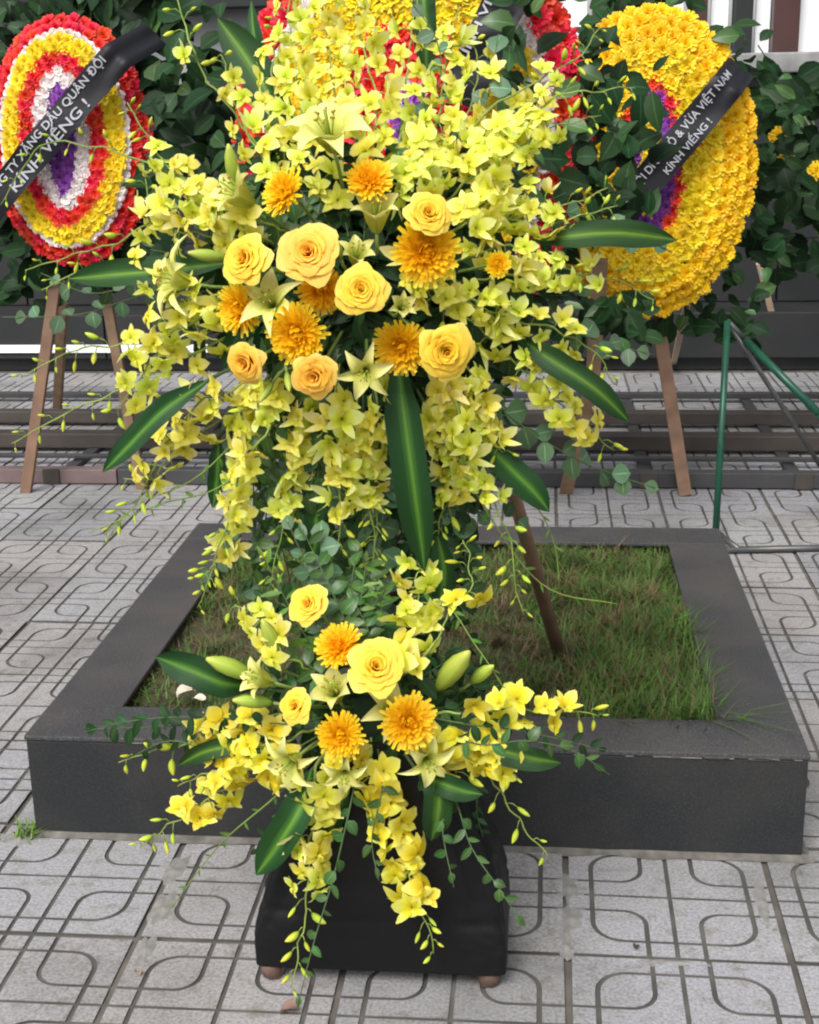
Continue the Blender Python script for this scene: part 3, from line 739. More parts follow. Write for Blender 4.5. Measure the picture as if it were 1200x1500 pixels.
US = [ # key, pixel path, blossoms, buds, size, t0, t1
 ('lw', [(345, 300), (240, 250), (140, 215), (60, 215), (5, 300)], 3, 10, .027, .12, .45),
 ('lw', [(350, 330), (270, 300), (180, 350), (40, 395)], 9, 8, .030, .06, .5),
 ('lw', [(350, 310), (270, 265), (225, 215), (190, 150)], 10, 6, .029, .06, .7),
 ('lw', [(380, 350), (300, 345), (230, 320), (215, 260)], 11, 3, .031, .06, .9),
 ('lw', [(300, 110), (285, 80), (270, 20), (255, -20)], 1, 6, .026, .1, .3),
 ('lw', [(330, 440), (240, 415), (160, 385), (60, 420)], 6, 7, .027, .1, .5),
 ('ll', [(340, 430), (250, 450), (200, 500), (120, 510), (30, 548)], 9, 9, .030, .05, .55),
 ('ll', [(340, 450), (260, 480), (215, 540), (170, 600)], 11, 2, .031, .05, .95),
 ('ll', [(350, 490), (270, 520), (200, 565), (120, 595), (15, 645)], 8, 9, .030, .05, .5),
 ('ll', [(360, 560), (290, 590), (240, 660), (205, 730), (150, 780)], 12, 7, .031, .03, .72),
 ('ll', [(340, 600), (265, 655), (225, 700), (180, 700)], 7, 6, .029, .05, .6),
 ('dn', [(395, 560), (360, 620), (350, 720), (340, 790), (290, 850)], 17, 6, .031, .03, .86),
 ('dn', [(385, 640), (350, 700), (330, 780), (290, 890)], 6, 8, .028, .03, .5),
 ('dn', [(455, 580), (435, 640), (425, 720), (395, 860)], 12, 8, .031, .03, .66),
 ('dn', [(490, 570), (495, 660), (500, 740), (480, 870)], 13, 8, .031, .03, .64),
 ('dn', [(545, 560), (552, 640), (545, 710), (555, 850)], 10, 8, .031, .03, .62),
 ('dn', [(520, 600), (535, 690), (545, 770), (540, 890)], 6, 9, .028, .05, .5),
 ('dn', [(650, 550), (640, 620), (660, 700), (640, 780)], 16, 6, .031, .03, .8),
 ('dn', [(690, 540), (700, 590), (735, 660)], 11, 2, .031, .03, .92),
 ('dn', [(670, 600), (680, 680), (735, 760), (765, 900)], 9, 10, .029, .03, .5),
 ('rl', [(690, 470), (760, 530), (830, 600), (900, 655)], 15, 3, .032, .05, .9),
 ('rl', [(700, 440), (770, 470), (850, 500), (905, 560)], 10, 6, .029, .05, .7),
 ('rw', [(700, 410), (800, 395), (880, 405), (960, 435)], 8, 6, .029, .1, .72),
 ('rw', [(680, 330), (740, 320), (800, 330), (905, 300)], 12, 5, .032, .05, .72),
 ('rw', [(680, 300), (760, 290), (830, 300), (890, 275)], 8, 5, .029, .05, .65),
 ('rw', [(680, 270), (740, 230), (800, 190), (880, 170)], 12, 5, .031, .05, .75),
 ('rw', [(690, 240), (760, 190), (820, 140), (930, 130)], 9, 7, .029, .05, .55),
 ('rw', [(680, 380), (740, 360), (800, 400), (850, 400)], 10, 2, .031, .05, .9),
 ('rw', [(700, 180), (770, 130), (850, 80), (880, 40)], 2, 8, .027, .5, .6),
 ('up', [(640, 260), (680, 180), (700, 110), (690, 60)], 13, 3, .031, .03, .9),
 ('up', [(610, 260), (640, 170), (655, 90), (670, 10)], 14, 3, .031, .03, .9),
 ('up', [(580, 250), (590, 160), (600, 80), (610, -10)], 12, 3, .030, .03, .9),
 ('up', [(545, 240), (550, 150), (530, 60), (520, -20)], 13, 3, .030, .03, .92),
 ('up', [(500, 230), (490, 150), (480, 60), (470, -20)], 15, 2, .031, .03, .95),
 ('up', [(460, 240), (440, 150), (430, 70), (420, -20)], 15, 2, .031, .03, .95),
 ('up', [(430, 260), (410, 190), (400, 110), (410, 30)], 12, 3, .030, .03, .9),
 ('up', [(420, 270), (370, 210), (345, 150), (325, 80)], 8, 3, .030, .1, .9),
 ('up', [(660, 250), (720, 200), (770, 160), (800, 130)], 12, 2, .031, .03, .95),
 ('fi', [(590, 300), (620, 230), (650, 200)], 8, 1, .031, .1, .95),
 ('fi', [(600, 360), (620, 420), (650, 450)], 9, 1, .031, .1, .97),
 ('fi', [(660, 340), (710, 300), (740, 260)], 8, 1, .031, .1, .95),
 ('fi', [(400, 330), (340, 330), (300, 290)], 8, 1, .031, .1, .95),
 ('fi', [(470, 300), (480, 280), (450, 240)], 6, 1, .030, .1, .95),
 ('fi', [(560, 280), (600, 270), (700, 240)], 8, 1, .031, .1, .95),
 ('fi', [(640, 400), (700, 450), (740, 460)], 7, 2, .030, .1, .9),
 ('fi', [(420, 540), (390, 590), (370, 600)], 7, 1, .031, .1, .95),
]
UL = ['thin orchid spray, nearly all buds, curling across the red oval wreath',
 'lime orchid spray whose bud tail hangs under the red oval wreath',
 'lime orchid spray climbing towards the dark leaves beside the red oval wreath',
 'dense lime orchid spray massed just above the fat green lily bud',
 'almost bare orchid stem with a few buds beside the wide upright striped leaf',
 'orchid spray running along the long level striped leaf',
 'yellow orchid spray whose bud tail crosses the white strip on the steps',
 'full yellow orchid spray without a bud tail beside the tight apricot rose',
 'yellow orchid spray whose long bud tail crosses the wooden leg before the brown bars',
 'long yellow orchid spray arching down to the pavement under the slanting striped leaf',
 'yellow orchid spray spread over the slanting striped leaf, ending in buds over the bars',
 'densest long orchid tail, hanging under the tight apricot rose',
 'thin orchid tail behind the densest tail, its buds over the planter edge',
 'orchid tail hanging under the apricot rose with the turned-back petal',
 'orchid tail hanging in the middle above the loose pale rose',
 'orchid tail hanging under the star-shaped green lily',
 'slim orchid tail crossing in front of the post',
 'full orchid tail hanging under the largest yellow rose, beside the broad striped leaf',
 'short full orchid spray hanging beside the largest yellow rose, without bud tail',
 'long thin orchid tail of buds hanging in front of the bare back leg',
 'full orchid spray slanting along the striped leaf towards the green stand',
 'orchid spray with pale buds lying over the striped leaf towards the brown wreath leg',
 'orchid spray stretching level below the golden wreath',
 'full orchid spray stretching level in front of the level striped leaf by the golden wreath',
 'orchid spray with buds just above the level striped leaf',
 'orchid spray rising towards the heart of the golden wreath',
 'orchid spray whose long bud tail reaches the golden wreath top',
 'full orchid spray beside the tiny orange chrysanthemum',
 'nearly bare orchid stem of buds rising between the red-edged and golden wreaths']
ui = 0
for key, path, nb, nbud, size, t0, t1 in US:
    pts = []
    dj = uni(-.02, .03)
    for i, (x, y) in enumerate(path):
        Y = Yu(x, y) + dj + (.02 if i == 0 else 0)
        if key == 'dn': Y = min(Y, 2.16 + dj + .02 * i)
        if key == 'up': Y += .03 + .02 * i
        pts.append(P(x, y, Y))
    pts = [CU.lerp(pts[0], .35)] + pts
    vis = .0
    tot = sum((pts[i + 1] - pts[i]).length for i in range(len(pts) - 1)); hid = (pts[1] - pts[0]).length / tot
    f = {'lw': (-.35, -.75, .2), 'll': (-.3, -.8, 0), 'dn': (0, -.9, .05), 'rl': (.3, -.8, .05), 'rw': (.3, -.75, .25), 'up': (0, -.7, .45), 'fi': (0, -.85, .2)}[key]
    lab_, grp_ = LAB[key]
    if ui < len(UL): lab_ = UL[ui]
    ui += 1
    orchid_spray(pts, int(nb * (1.25 if key == 'dn' else 1.08)), nbud, size * (.9 if key == 'dn' else .86), lab_, grp_, spread=.62 if key == 'dn' else .95, t0=hid + (1 - hid) * t0, t1=hid + (1 - hid) * t1, face=f)
LS = [
 ('golden orchid spray of the lower tier fanning out below the level spray', [(650, 1080), (710, 1100), (750, 1130)], 7, 2, .028, .05, .9),
 ('golden orchid spray of the lower tier fanning out between two slanting sprays', [(430, 1080), (370, 1100), (310, 1130), (260, 1150)], 8, 4, .027, .05, .7),
 ('thin orchid bud stem standing between the two tiers beside the back leg', [(620, 960), (660, 900), (690, 850), (680, 790)], 2, 7, .026, .5, .65),
 ('golden orchid spray of the lower tier lying out over the planter corner', [(400, 1050), (330, 1065), (260, 1090), (175, 1115)], 9, 6, .030, .05, .62),
 ('golden orchid spray of the lower tier slanting down in front of the planter wall', [(430, 1110), (360, 1130), (290, 1180), (205, 1240)], 14, 6, .031, .05, .72),
 ('creamy orchid spray hanging over the black cover with a long tail of buds', [(465, 1120), (465, 1190), (450, 1270), (445, 1350), (425, 1445)], 17, 8, .030, .03, .56),
 ('full golden orchid spray hanging over the middle of the black cover', [(545, 1120), (570, 1200), (605, 1290), (635, 1395)], 18, 6, .031, .03, .76),
 ('short golden orchid spray beside the folded striped leaf', [(610, 1085), (650, 1110), (670, 1130)], 6, 1, .030, .05, .95),
 ('golden orchid spray of the lower tier stretched out level over the planter edge', [(670, 1045), (740, 1040), (810, 1040), (880, 1048)], 9, 4, .029, .05, .82),
 ('golden lower-tier orchid spray with a bare stem ending in buds beside the cover', [(690, 1080), (715, 1125), (760, 1200), (806, 1262)], 5, 5, .030, .05, .3),
 ('yellow orchid spray rising from the lower tier beside the post', [(590, 980), (605, 930), (610, 870), (612, 815)], 15, 1, .031, .03, .97),
 ('small yellow orchid spray rising from the lower tier beside the lily bud', [(420, 960), (390, 915), (345, 885)], 7, 2, .027, .1, .9),
 ('short yellow orchid spray at the heart of the lower tier under the chrysanthemums', [(500, 1090), (510, 1120), (520, 1140)], 5, 1, .028, .05, .95),
]
for lab, path, nb, nbud, size, t0, t1 in LS:
    pts = [P(x, y, Yl(x, y) + (.01 * i if y < 1100 else -.012 * i)) for i, (x, y) in enumerate(path)]
    if 'black cover' in lab: pts = [P(x, y, min(Yl(x, y), 2.04) - .012 * i) for i, (x, y) in enumerate(path)]
    pts = [CL.lerp(pts[0], .3)] + pts
    tot = sum((pts[i + 1] - pts[i]).length for i in range(len(pts) - 1)); hid = (pts[1] - pts[0]).length / tot
    orchid_spray(pts, nb, nbud, size * 1.03, lab, 'orchid sprays of the lower tier', gold='creamy' not in lab and 'rising' not in lab, t0=hid + (1 - hid) * t0, t1=hid + (1 - hid) * t1, face=(0, -.85, .15))

# ------------------------------------------------------------------ roses
def rose_petals(mat):
    out = []; n = 34
    for i in range(n):
        t = i / (n - 1); mb = MB()
        th = i * 2.39996; rb = .015 + .34 * t; rt = .05 + .80 * t ** .95; zt = .74 - .36 * t ** 1.7; a = 1.7 - 1.02 * t ** .8; ph = i * 1.7
        def fn(u, v, th=th, rb=rb, rt=rt, zt=zt, a=a, t=t, ph=ph):
            vv = v * (1 - .16 * u * u) + .03 * t * math.sin(u * 3 + ph) * v
            ang = th + u * a * (.42 + .58 * math.sin(PI * min(1, .15 + .62 * v)))
            rad = rb + (rt - rb) * vv ** 1.15 + .15 * t * max(0, vv - .72) / .28 + .02 * t * math.sin(u * 5 + ph) * v
            z = -.18 + (zt + .18) * math.sin(min(1, vv) * PI / 2) ** .8 - (.15 * t) * (max(0, vv - .74) / .26) ** 2
            return (rad * math.cos(ang), rad * math.sin(ang), z)
        nz_ = lambda u, v, i=i: Vector((noise.noise((u * 2, v * 2, i)), noise.noise((u * 2, v * 2, i + 50)), noise.noise((u * 2, v * 2, i + 90)))) * .035 * v
        mb.patch(6, 6, lambda u, v: Vector(fn(u, v)) + nz_(u, v)); out.append(mb.mesh('petal', mat))
    return out
ROSE = {'a': rose_petals(M['rose']), 'b': rose_petals(M['rose2'])}
mb = MB()
for k in range(5): petal(mb, k * 2 * PI / 5, .5, .14, -.14, -.05, .1)
mb.tube([(0, 0, -.34), (0, 0, -.22), (0, 0, -.1)], [.05, .16, .2], 8)
CALYX = mb.mesh('calyx', M['sepal'])
def rose(x, y, Y, px, kind, nrm, label, core):
    c = P(x, y, Y); root = thing('rose', label, 'rose', c, 'yellow roses')
    s = px / 2 * Y / F_PX * 1.12
    B = basis(Vector(nrm), (uni(-1, 1), 0, 1)) @ Matrix.Rotation(uni(0, 6.3), 4, 'Z') @ Matrix.Scale(s, 4)
    op = uni(-.12, .16)
    for k, me in enumerate(ROSE[kind]): link('petal', me, root, B @ Matrix.Rotation(uni(-.25, .25), 4, 'Z') @ Matrix.Rotation(uni(-.07, .07), 4, 'X') @ Matrix.Diagonal((1 + op * k / 34, 1 + op * k / 34 + uni(-.04, .04), 1 - op * .8 * k / 34 + uni(-.05, .05), 1)))
    link('calyx', CALYX, root, B)
    n_ = Vector(nrm).normalized(); mb = MB(); mb.tube([-n_ * s * .25, -n_ * s * 1.0, (core - c) * .85], .0028, 6); link('stem', mb.mesh('stem', M['sepal']), root)
for a in [
 (625, 320, 2.035, 74, 'a', (.25, -.9, .45), 'yellow rose above a wide orange chrysanthemum beside golden wreath side orchids'),
 (368, 384, 2.03, 78, 'a', (-.35, -.9, .35), 'clear yellow rose beside a fat green lily bud in the upper tier'),
 (457, 374, 2.0, 84, 'b', (-.05, -.95, .35), 'large amber-centred rose highest in the middle of the upper rose cluster'),
 (529, 427, 2.0, 76, 'a', (.1, -.95, .25), 'pale yellow rose in the very centre of the upper tier'),
 (368, 528, 2.02, 72, 'b', (-.3, -.95, -.05), 'apricot rose above the hanging orchids, tight round head'),
 (464, 547, 2.0, 72, 'b', (-.05, -.98, -.1), 'apricot rose with a turned-back petal under the chrysanthemum'),
 (650, 512, 2.0, 88, 'a', (.25, -.95, 0), 'largest yellow rose, beside an orange chrysanthemum and a striped hanging leaf'),
]: rose(*a, core=CU)
for a in [
 (552, 979, 2.0, 86, 'a', (.1, -.85, .55), 'large yellow rose at the top of the lower tier'),
 (439, 1035, 1.985, 62, 'a', (-.3, -.85, .4), 'small yellow rose of the lower tier between lily petals'),
 (457, 888, 2.06, 64, 'a', (-.3, -.8, .55), 'loose pale yellow rose above the lower tier, under hanging orchid buds'),
]: rose(*a, core=CL)

# ------------------------------------------------------------------ chrysanthemums
def mum_mesh(seed):
    r = random.Random(seed); mb = MB()
    for cnt, el, ln, w_ in ((30, 0, 1.0, .075), (32, 12, .98, .075), (32, 24, .95, .075), (30, 36, .88, .07), (26, 48, .78, .07), (20, 60, .70, .065), (16, 72, .62, .06), (9, 84, .56, .05)):
        for k in range(cnt):
            a = 2 * PI * (k + r.random() * .7) / cnt; e = R(el + r.uniform(-8, 8)); l = ln * r.uniform(.86, 1.08)
            ca, sa = math.cos(a), math.sin(a); curl = r.uniform(.0, .5)
            def fn(u, v):
                d = .06 + l * v; ee = e + curl * v * v
                rr = d * math.cos(ee); zz = d * math.sin(ee) * .62 - .05; ww = w_ * (.55 + .9 * v - .75 * v ** 4)
                return (rr * ca - u * ww * sa, rr * sa + u * ww * ca, zz + .05 * u * u * (1 - v * .3))
            mb.patch(2, 3, fn)
    return mb.mesh('petals', M['mum'])
MUM = [mum_mesh(i) for i in range(3)]
def mum(x, y, Y, px, nrm, label, core, k):
    c = P(x, y, Y); root = thing('chrysanthemum', label, 'chrysanthemum', c, 'orange chrysanthemums')
    s = px / 2 * Y / F_PX * 1.12
    o = link('petals', MUM[k % 3], root, basis(Vector(nrm), (uni(-1, 1), 0, 1)) @ Matrix.Scale(s, 4)); o['kind'] = 'stuff'
    n_ = Vector(nrm).normalized(); mb = MB(); mb.tube([-n_ * .002, -n_ * s, (core - c) * .85], .0025, 6); link('stem', mb.mesh('stem', M['sepal']), root)
    mb = MB(); mb.tube([-n_ * s * .22, -n_ * s * .1, n_ * s * .02], [.004, s * .28, s * .3], 8); link('calyx', mb.mesh('calyx', M['sepal']), root)
for k, a in enumerate([
 (416, 283, 2.08, 66, (-.5, -.7, .4), 'orange chrysanthemum half hidden by a pale lily petal above the roses'),
 (541, 265, 2.09, 62, (.1, -.8, .6), 'small orange chrysanthemum under the big open lily'),
 (624, 368, 2.05, 92, (.2, -.95, .1), 'wide orange chrysanthemum tucked under the yellow rose'),
 (352, 452, 2.06, 72, (-.5, -.85, 0), 'orange chrysanthemum beside a white-green lily and clear yellow rose'),
 (470, 424, 2.06, 66, (0, -.95, -.2), 'dull orange chrysanthemum shaded under the large amber-centred rose'),
 (436, 488, 2.02, 84, (-.15, -.97, -.1), 'ragged orange chrysanthemum in the middle above an apricot rose'),
 (588, 508, 2.06, 76, (-.1, -.97, -.1), 'orange chrysanthemum beside the largest yellow rose'),
 (729, 387, 2.12, 36, (.4, -.9, .1), 'tiny orange chrysanthemum among pale orchids'),
]): mum(*a, core=CU, k=k)
for k, a in enumerate([
 (497, 947, 2.03, 70, (-.15, -.7, .75), 'orange chrysanthemum standing highest in the lower tier'),
 (598, 1057, 1.97, 84, (.25, -.9, .3), 'large orange chrysanthemum of the lower tier under the large rose'),
 (500, 1077, 1.965, 74, (-.1, -.95, .2), 'round orange chrysanthemum lowest in the lower tier'),
]): mum(*a, core=CL, k=k)

# ------------------------------------------------------------------ lilies
def lily_petal(wd, flare, rec):
    mb = MB()
    def fn(u, v):
        ww = wd * max(0, math.sin(PI * min(1, .10 + v ** .95 * .89))) ** .85
        z = .80 * math.sin(v * 1.25) - rec * v ** 4; r_ = .05 + flare * v ** 1.9 + .12 * rec * v ** 4
        return (u * ww, r_, z + .35 * ww * u * u - .03 * (1 - abs(u)) * (v > .05))
    mb.patch(4, 8, fn); return mb.mesh('petal', M['lily'])
LP = {'wide': [lily_petal(.32, .66, .28), lily_petal(.23, .72, .3)], 'open': [lily_petal(.24, .78, .35), lily_petal(.17, .85, .42)], 'half': [lily_petal(.22, .42, .05), lily_petal(.16, .48, .1)], 'shut': [lily_petal(.17, .16, 0), lily_petal(.13, .2, 0)]}
mb = MB()
for k in range(6):
    a = k * PI / 3 + .2; mb.tube([(0, 0, .05), (.06 * math.cos(a), .06 * math.sin(a), .4), (.16 * math.cos(a), .16 * math.sin(a), .72)], .012, 5)
    mb.tube([(.12 * math.cos(a), .12 * math.sin(a), .73), (.2 * math.cos(a), .2 * math.sin(a), .74)], [.025, .02], 5, mi=1)
mb.tube([(0, 0, .05), (0, 0, .5), (.02, 0, .85)], [.02, .02, .03], 6)
STAM = mb.mesh('stamens', [M['lbud'], M['anther']])
def lily(x, y, Y, px, nrm, state, label, core):
    c = P(x, y, Y); root = thing('lily', label, 'lily', c, 'pale yellow lilies')
    s = px * Y / F_PX
    B = basis(Vector(nrm), (uni(-.6, .6), 0, 1))
    B = B @ Matrix.Rotation(uni(0, 1), 4, 'Z') @ Matrix.Scale(s, 4)
    for k in range(6): link('petal', LP[state][k % 2], root, B @ Matrix.Rotation(k * PI / 3 + uni(-.08, .08), 4, 'Z') @ Matrix.Rotation(uni(-.1, .1), 4, 'X'))
    if state != 'shut': link('stamens', STAM, root, B)
    n_ = Vector(nrm).normalized(); mb = MB(); mb.tube([n_ * .002, -n_ * .03, (core - c) * .85], .003, 6); link('stem', mb.mesh('stem', M['sepal']), root)
for a in [
 (490, 222, 2.12, 86, (-.1, -.6, .8), 'wide', 'big open pale yellow lily at the top above the roses'),
 (372, 300, 2.12, 78, (-.6, -.6, .55), 'half', 'half-open lily with long petals beside an orange chrysanthemum'),
 (552, 340, 2.10, 74, (.05, -.45, .9), 'half', 'upright half-open lily between the roses'),
 (403, 452, 2.06, 62, (-.1, -.85, .5), 'open', 'white-green lily between orange chrysanthemum and roses'),
 (536, 540, 2.05, 52, (.05, -1, -.1), 'open', 'small star-shaped green lily beside the striped hanging leaf'),
 (282, 415, 2.16, 72, (-.8, -.5, .25), 'open', 'lily reaching out over the long level striped leaf'),
 (585, 455, 2.10, 44, (.3, -.8, .4), 'half', 'small green lily above the orange chrysanthemum beside the largest rose'),
 (520, 390, 2.10, 56, (.2, -.6, .75), 'half', 'narrow green lily behind the pale yellow rose'),
]: lily(*a, core=CU)
for a in [
 (400, 1000, 2.05, 66, (-.7, -.6, .5), 'half', 'cream lily of the lower tier leaning towards the long green buds'),
 (497, 1025, 2.05, 82, (-.1, -.7, .75), 'half', 'tall cream lily petals in the centre of the lower tier'),
 (440, 1105, 1.99, 66, (-.5, -.85, -.15), 'open', 'pale open lily at the lower edge of the lower tier'),
 (505, 1122, 1.99, 48, (.1, -.95, -.3), 'open', 'small lily drooping under the lowest chrysanthemum'),
 (570, 1040, 2.06, 60, (.2, -.8, .5), 'open', 'lily behind the large orange chrysanthemum of the lower tier'),
 (620, 1105, 2.0, 56, (.4, -.85, -.1), 'open', 'cream lily at the edge beside the folded striped leaf'),
]: lily(*a, core=CL)
def lily_bud(x0, y0, x1, y1, Y, label, core):
    a, b = P(x0, y0, Y), P(x1, y1, Y - .02); root = thing('lily_bud', label, 'lily bud', a, 'green lily buds'); d = b - a
    link('bud', LBUD[random.randrange(2)], root, basis(d, (0, -1, .2)) @ Matrix.Scale(d.length, 4))
    mb = MB(); mb.tube([(0, 0, 0), -d * .3, (core - a) * .8], .0028, 6); link('stem', mb.mesh('stem', M['sepal']), root)
for a in [(335, 378, 275, 370, 2.07, 'fat green lily bud beside the clear yellow rose', CU), (345, 275, 335, 210, 2.12, 'upright green lily bud beside the half-open lily', CU),
          (500, 380, 492, 350, 2.04, 'small green lily bud between two upper roses', CU), (400, 560, 380, 590, 2.03, 'slanting green lily bud under the tight apricot rose', CU), (420, 545, 425, 575, 2.02, 'stubby green lily bud beside the apricot rose', CU),
          (372, 992, 302, 962, 2.07, 'long green lily bud above the striped leaf of the lower tier', CL), (400, 1030, 340, 1024, 2.04, 'plump green lily bud under the long bud in the lower tier', CL),
          (410, 965, 385, 905, 2.09, 'upright lily bud standing behind the lower tier', CL), (640, 1010, 690, 950, 2.08, 'opening lily bud leaning towards the bare back leg', CL), (690, 1000, 725, 972, 2.1, 'dark green lily bud over the planter grass', CL)]:
    lily_bud(*a[:5], a[5], core=a[6])

# ------------------------------------------------------------------ striped dracaena leaves
def dracaena(path, wpx, label, core, twist=0, roll=0):
    """path: list of (x, y, Y)"""
    pts = [P(*p) for p in path]; o0 = pts[0]
    root = thing('striped_leaf', label, 'leaf', o0, 'striped dracaena leaves')
    n = 18; c = [p - o0 for p in curve(pts, n + 1)]
    wd = wpx * .37 * path[0][2] / F_PX
    mb = MB()
    def fn(u, v):
        i = min(n, int(round(v * n))); p = c[i]; tg = (c[min(n, i + 1)] - c[max(0, i - 1)]).normalized()
        view = (Vector((0, 0, CAM_H)) - (o0 + p)).normalized()
        base_n = Vector((-.1, -.93, .33)).normalized()
        s = tg.cross(base_n)
        if s.length < .2: s = Vector((1, 0, 0))
        s.normalize(); nn = s.cross(tg)
        an = roll + twist * v
        s2 = s * math.cos(an) + nn * math.sin(an); n2 = nn * math.cos(an) - s * math.sin(an)
        ww = wd * (min(1, (.25 + v * 2.6)) * (1 - max(0, (v - .62) / .38) ** 2.2) + .01)
        return p + s2 * u * ww * (1 + .05 * noise.noise((v * 6, u, wpx))) + n2 * (.30 * ww * abs(u) + .16 * ww * math.sin(v * 7 + u * 2.2 + wpx) * abs(u) + .0015 * noise.noise((v * 16, u * 3, wpx)))
    mb.patch(8, n, fn)
    me = mb.mesh('blade', M['drac'])
    link('blade', me, root)
    mb = MB(); mb.tube([Vector((0, 0, 0)), (core - o0) * .4, (core - o0) * .85], .0035, 6); link('stalk', mb.mesh('stalk', M['stem_dark']), root)
for a in [
 ([(330, 385, 2.2), (240, 395, 2.19), (160, 402, 2.2), (100, 408, 2.22)], 56, 'long striped leaf held level under the red oval wreath', CU, .1),
 ([(300, 560, 2.18), (240, 600, 2.15), (190, 650, 2.14), (150, 692, 2.14)], 48, 'striped leaf slanting down beside the wooden wreath leg', CU, .2),
 ([(582, 520, 2.16), (590, 600, 2.10), (606, 720, 2.09), (622, 838, 2.12)], 72, 'broad striped leaf hanging straight down in front of the post', CU, .1),
 ([(760, 495, 2.22), (810, 530, 2.19), (870, 570, 2.18), (922, 618, 2.2)], 52, 'striped leaf slanting down towards the right-side green stand'.replace('right-side ', ''), CU, .2),
 ([(790, 352, 2.24), (840, 346, 2.21), (910, 343, 2.22), (992, 352, 2.26)], 54, 'striped leaf held level in front of the golden wreath', CU, .1),
 ([(425, 235, 2.34), (400, 150, 2.38), (360, 80, 2.42), (318, 25, 2.46)], 74, 'wide striped leaf standing up beside the red oval wreath', CU, .2),
 ([(625, 120, 2.36), (625, 60, 2.38), (622, 0, 2.4), (618, -60, 2.44)], 46, 'narrow striped leaf standing up in the top of the upper tier', CU, .1),
 ([(440, 240, 2.38), (395, 140, 2.42), (375, 60, 2.46), (368, 0, 2.5)], 40, 'dark striped leaf standing behind the wide upright striped leaf', CU, .3),
 ([(690, 620, 2.24), (730, 670, 2.22), (780, 720, 2.22), (805, 750, 2.23)], 60, 'dark striped leaf hanging over the bare back leg', CU, .4),
 ([(455, 640, 2.26), (460, 720, 2.24), (462, 780, 2.24), (455, 835, 2.25)], 44, 'dark striped leaf hanging behind the drooping orchids', CU, .2),
 ([(320, 640, 2.26), (318, 690, 2.25), (312, 745, 2.25)], 34, 'short dark leaf hanging behind the longest flower tail', CU, .4),
 ([(640, 780, 2.26), (650, 840, 2.25), (640, 900, 2.24)], 46, 'striped leaf tip hanging behind the rising orchid spray', CU, .3),
 ([(1090 - 720, 1005, 2.10), (330, 1000, 2.07), (280, 980, 2.07), (228, 962, 2.09)], 68, 'striped leaf of the lower tier lying over the planter', CL, .1),
 ([(455, 1130, 2.06), (440, 1180, 2.01), (410, 1230, 2.0), (375, 1282, 2.02)], 72, 'broad striped leaf of the lower tier hanging beside the cover', CL, .1),
 ([(620, 1120, 2.05), (640, 1150, 2.0), (640, 1190, 2.0), (632, 1232, 2.02)], 62, 'folded striped leaf of the lower tier, its half pointing down', CL, .5),
 ([(615, 1135, 2.04), (650, 1150, 1.99), (680, 1160, 1.985), (708, 1164, 1.99)], 50, 'folded striped leaf of the lower tier, its half pointing sideways', CL, .3),
 ([(690, 1085, 2.10), (730, 1100, 2.07), (780, 1112, 2.06), (822, 1118, 2.07)], 54, 'striped leaf of the lower tier under the level golden orchid spray', CL, .1),
 ([(400, 1085, 2.10), (350, 1090, 2.08), (300, 1100, 2.08), (260, 1122, 2.1)], 44, 'dark leaf of the lower tier behind the slanting golden spray', CL, .5),
 ([(510, 1150, 2.08), (490, 1200, 2.05), (470, 1250, 2.05)], 40, 'dark leaf of the lower tier hanging over the cover', CL, .6),
]: dracaena(a[0], a[1], a[2], a[3], a[4])

# ------------------------------------------------------------------ green sprigs
EU = ('grey green eucalyptus sprig', 'eucalyptus')
def sp(path, kind, n, size, label, core, group, Yf, dY=0.05, name='eucalyptus_sprig', cat='eucalyptus', **k):
    pts = [P(x, y, Yf(x, y) + dY) for x, y in path]; pts = [core.lerp(pts[0], .4)] + pts
    return sprig(name, pts, kind, n, size, label, cat, group, **k)
for path, n, size, lab in [
 ([(230, 430), (120, 460), (5, 465)], 11, .042, 'grey green eucalyptus sprig pointing level at the dark steps'),
 ([(260, 400), (140, 430), (60, 400)], 10, .040, 'grey green eucalyptus sprig under the long level striped leaf'),
 ([(760, 620), (860, 680), (960, 715)], 13, .050, 'grey green eucalyptus sprig drooping beside the brown wreath leg'),
 ([(700, 640), (745, 720), (770, 800)], 10, .045, 'grey green eucalyptus sprig hanging over the bare back leg'),
 ([(690, 690), (700, 760), (690, 840)], 10, .042, 'grey green eucalyptus sprig hanging beside the broad striped leaf'),
 ([(800, 470), (880, 500), (960, 520)], 11, .046, 'pale eucalyptus sprig pointing at the brown wreath leg'),
 ([(760, 310), (900, 330), (985, 370)], 9, .046, 'grey green eucalyptus sprig in front of the golden wreath'),
 ([(330, 640), (360, 760), (310, 850)], 10, .042, 'grey green eucalyptus sprig hanging beside the longest flower tail'),
 ([(700, 180), (720, 110), (730, 50)], 8, .048, 'grey green eucalyptus sprig standing beside the centre ribbon'),
 ([(480, 680), (460, 800), (480, 860)], 9, .042, 'grey green eucalyptus sprig hanging behind the drooping orchids'),
 ([(540, 740), (550, 820), (530, 900)], 9, .040, 'grey green eucalyptus sprig hanging beside the post'),
 ([(640, 140), (640, 60), (600, 0)], 8, .036, 'grey green eucalyptus sprig standing in the upper tier crown'),
]: sp(path, 'euc', n, size, lab, CU, 'eucalyptus sprigs', Yu)
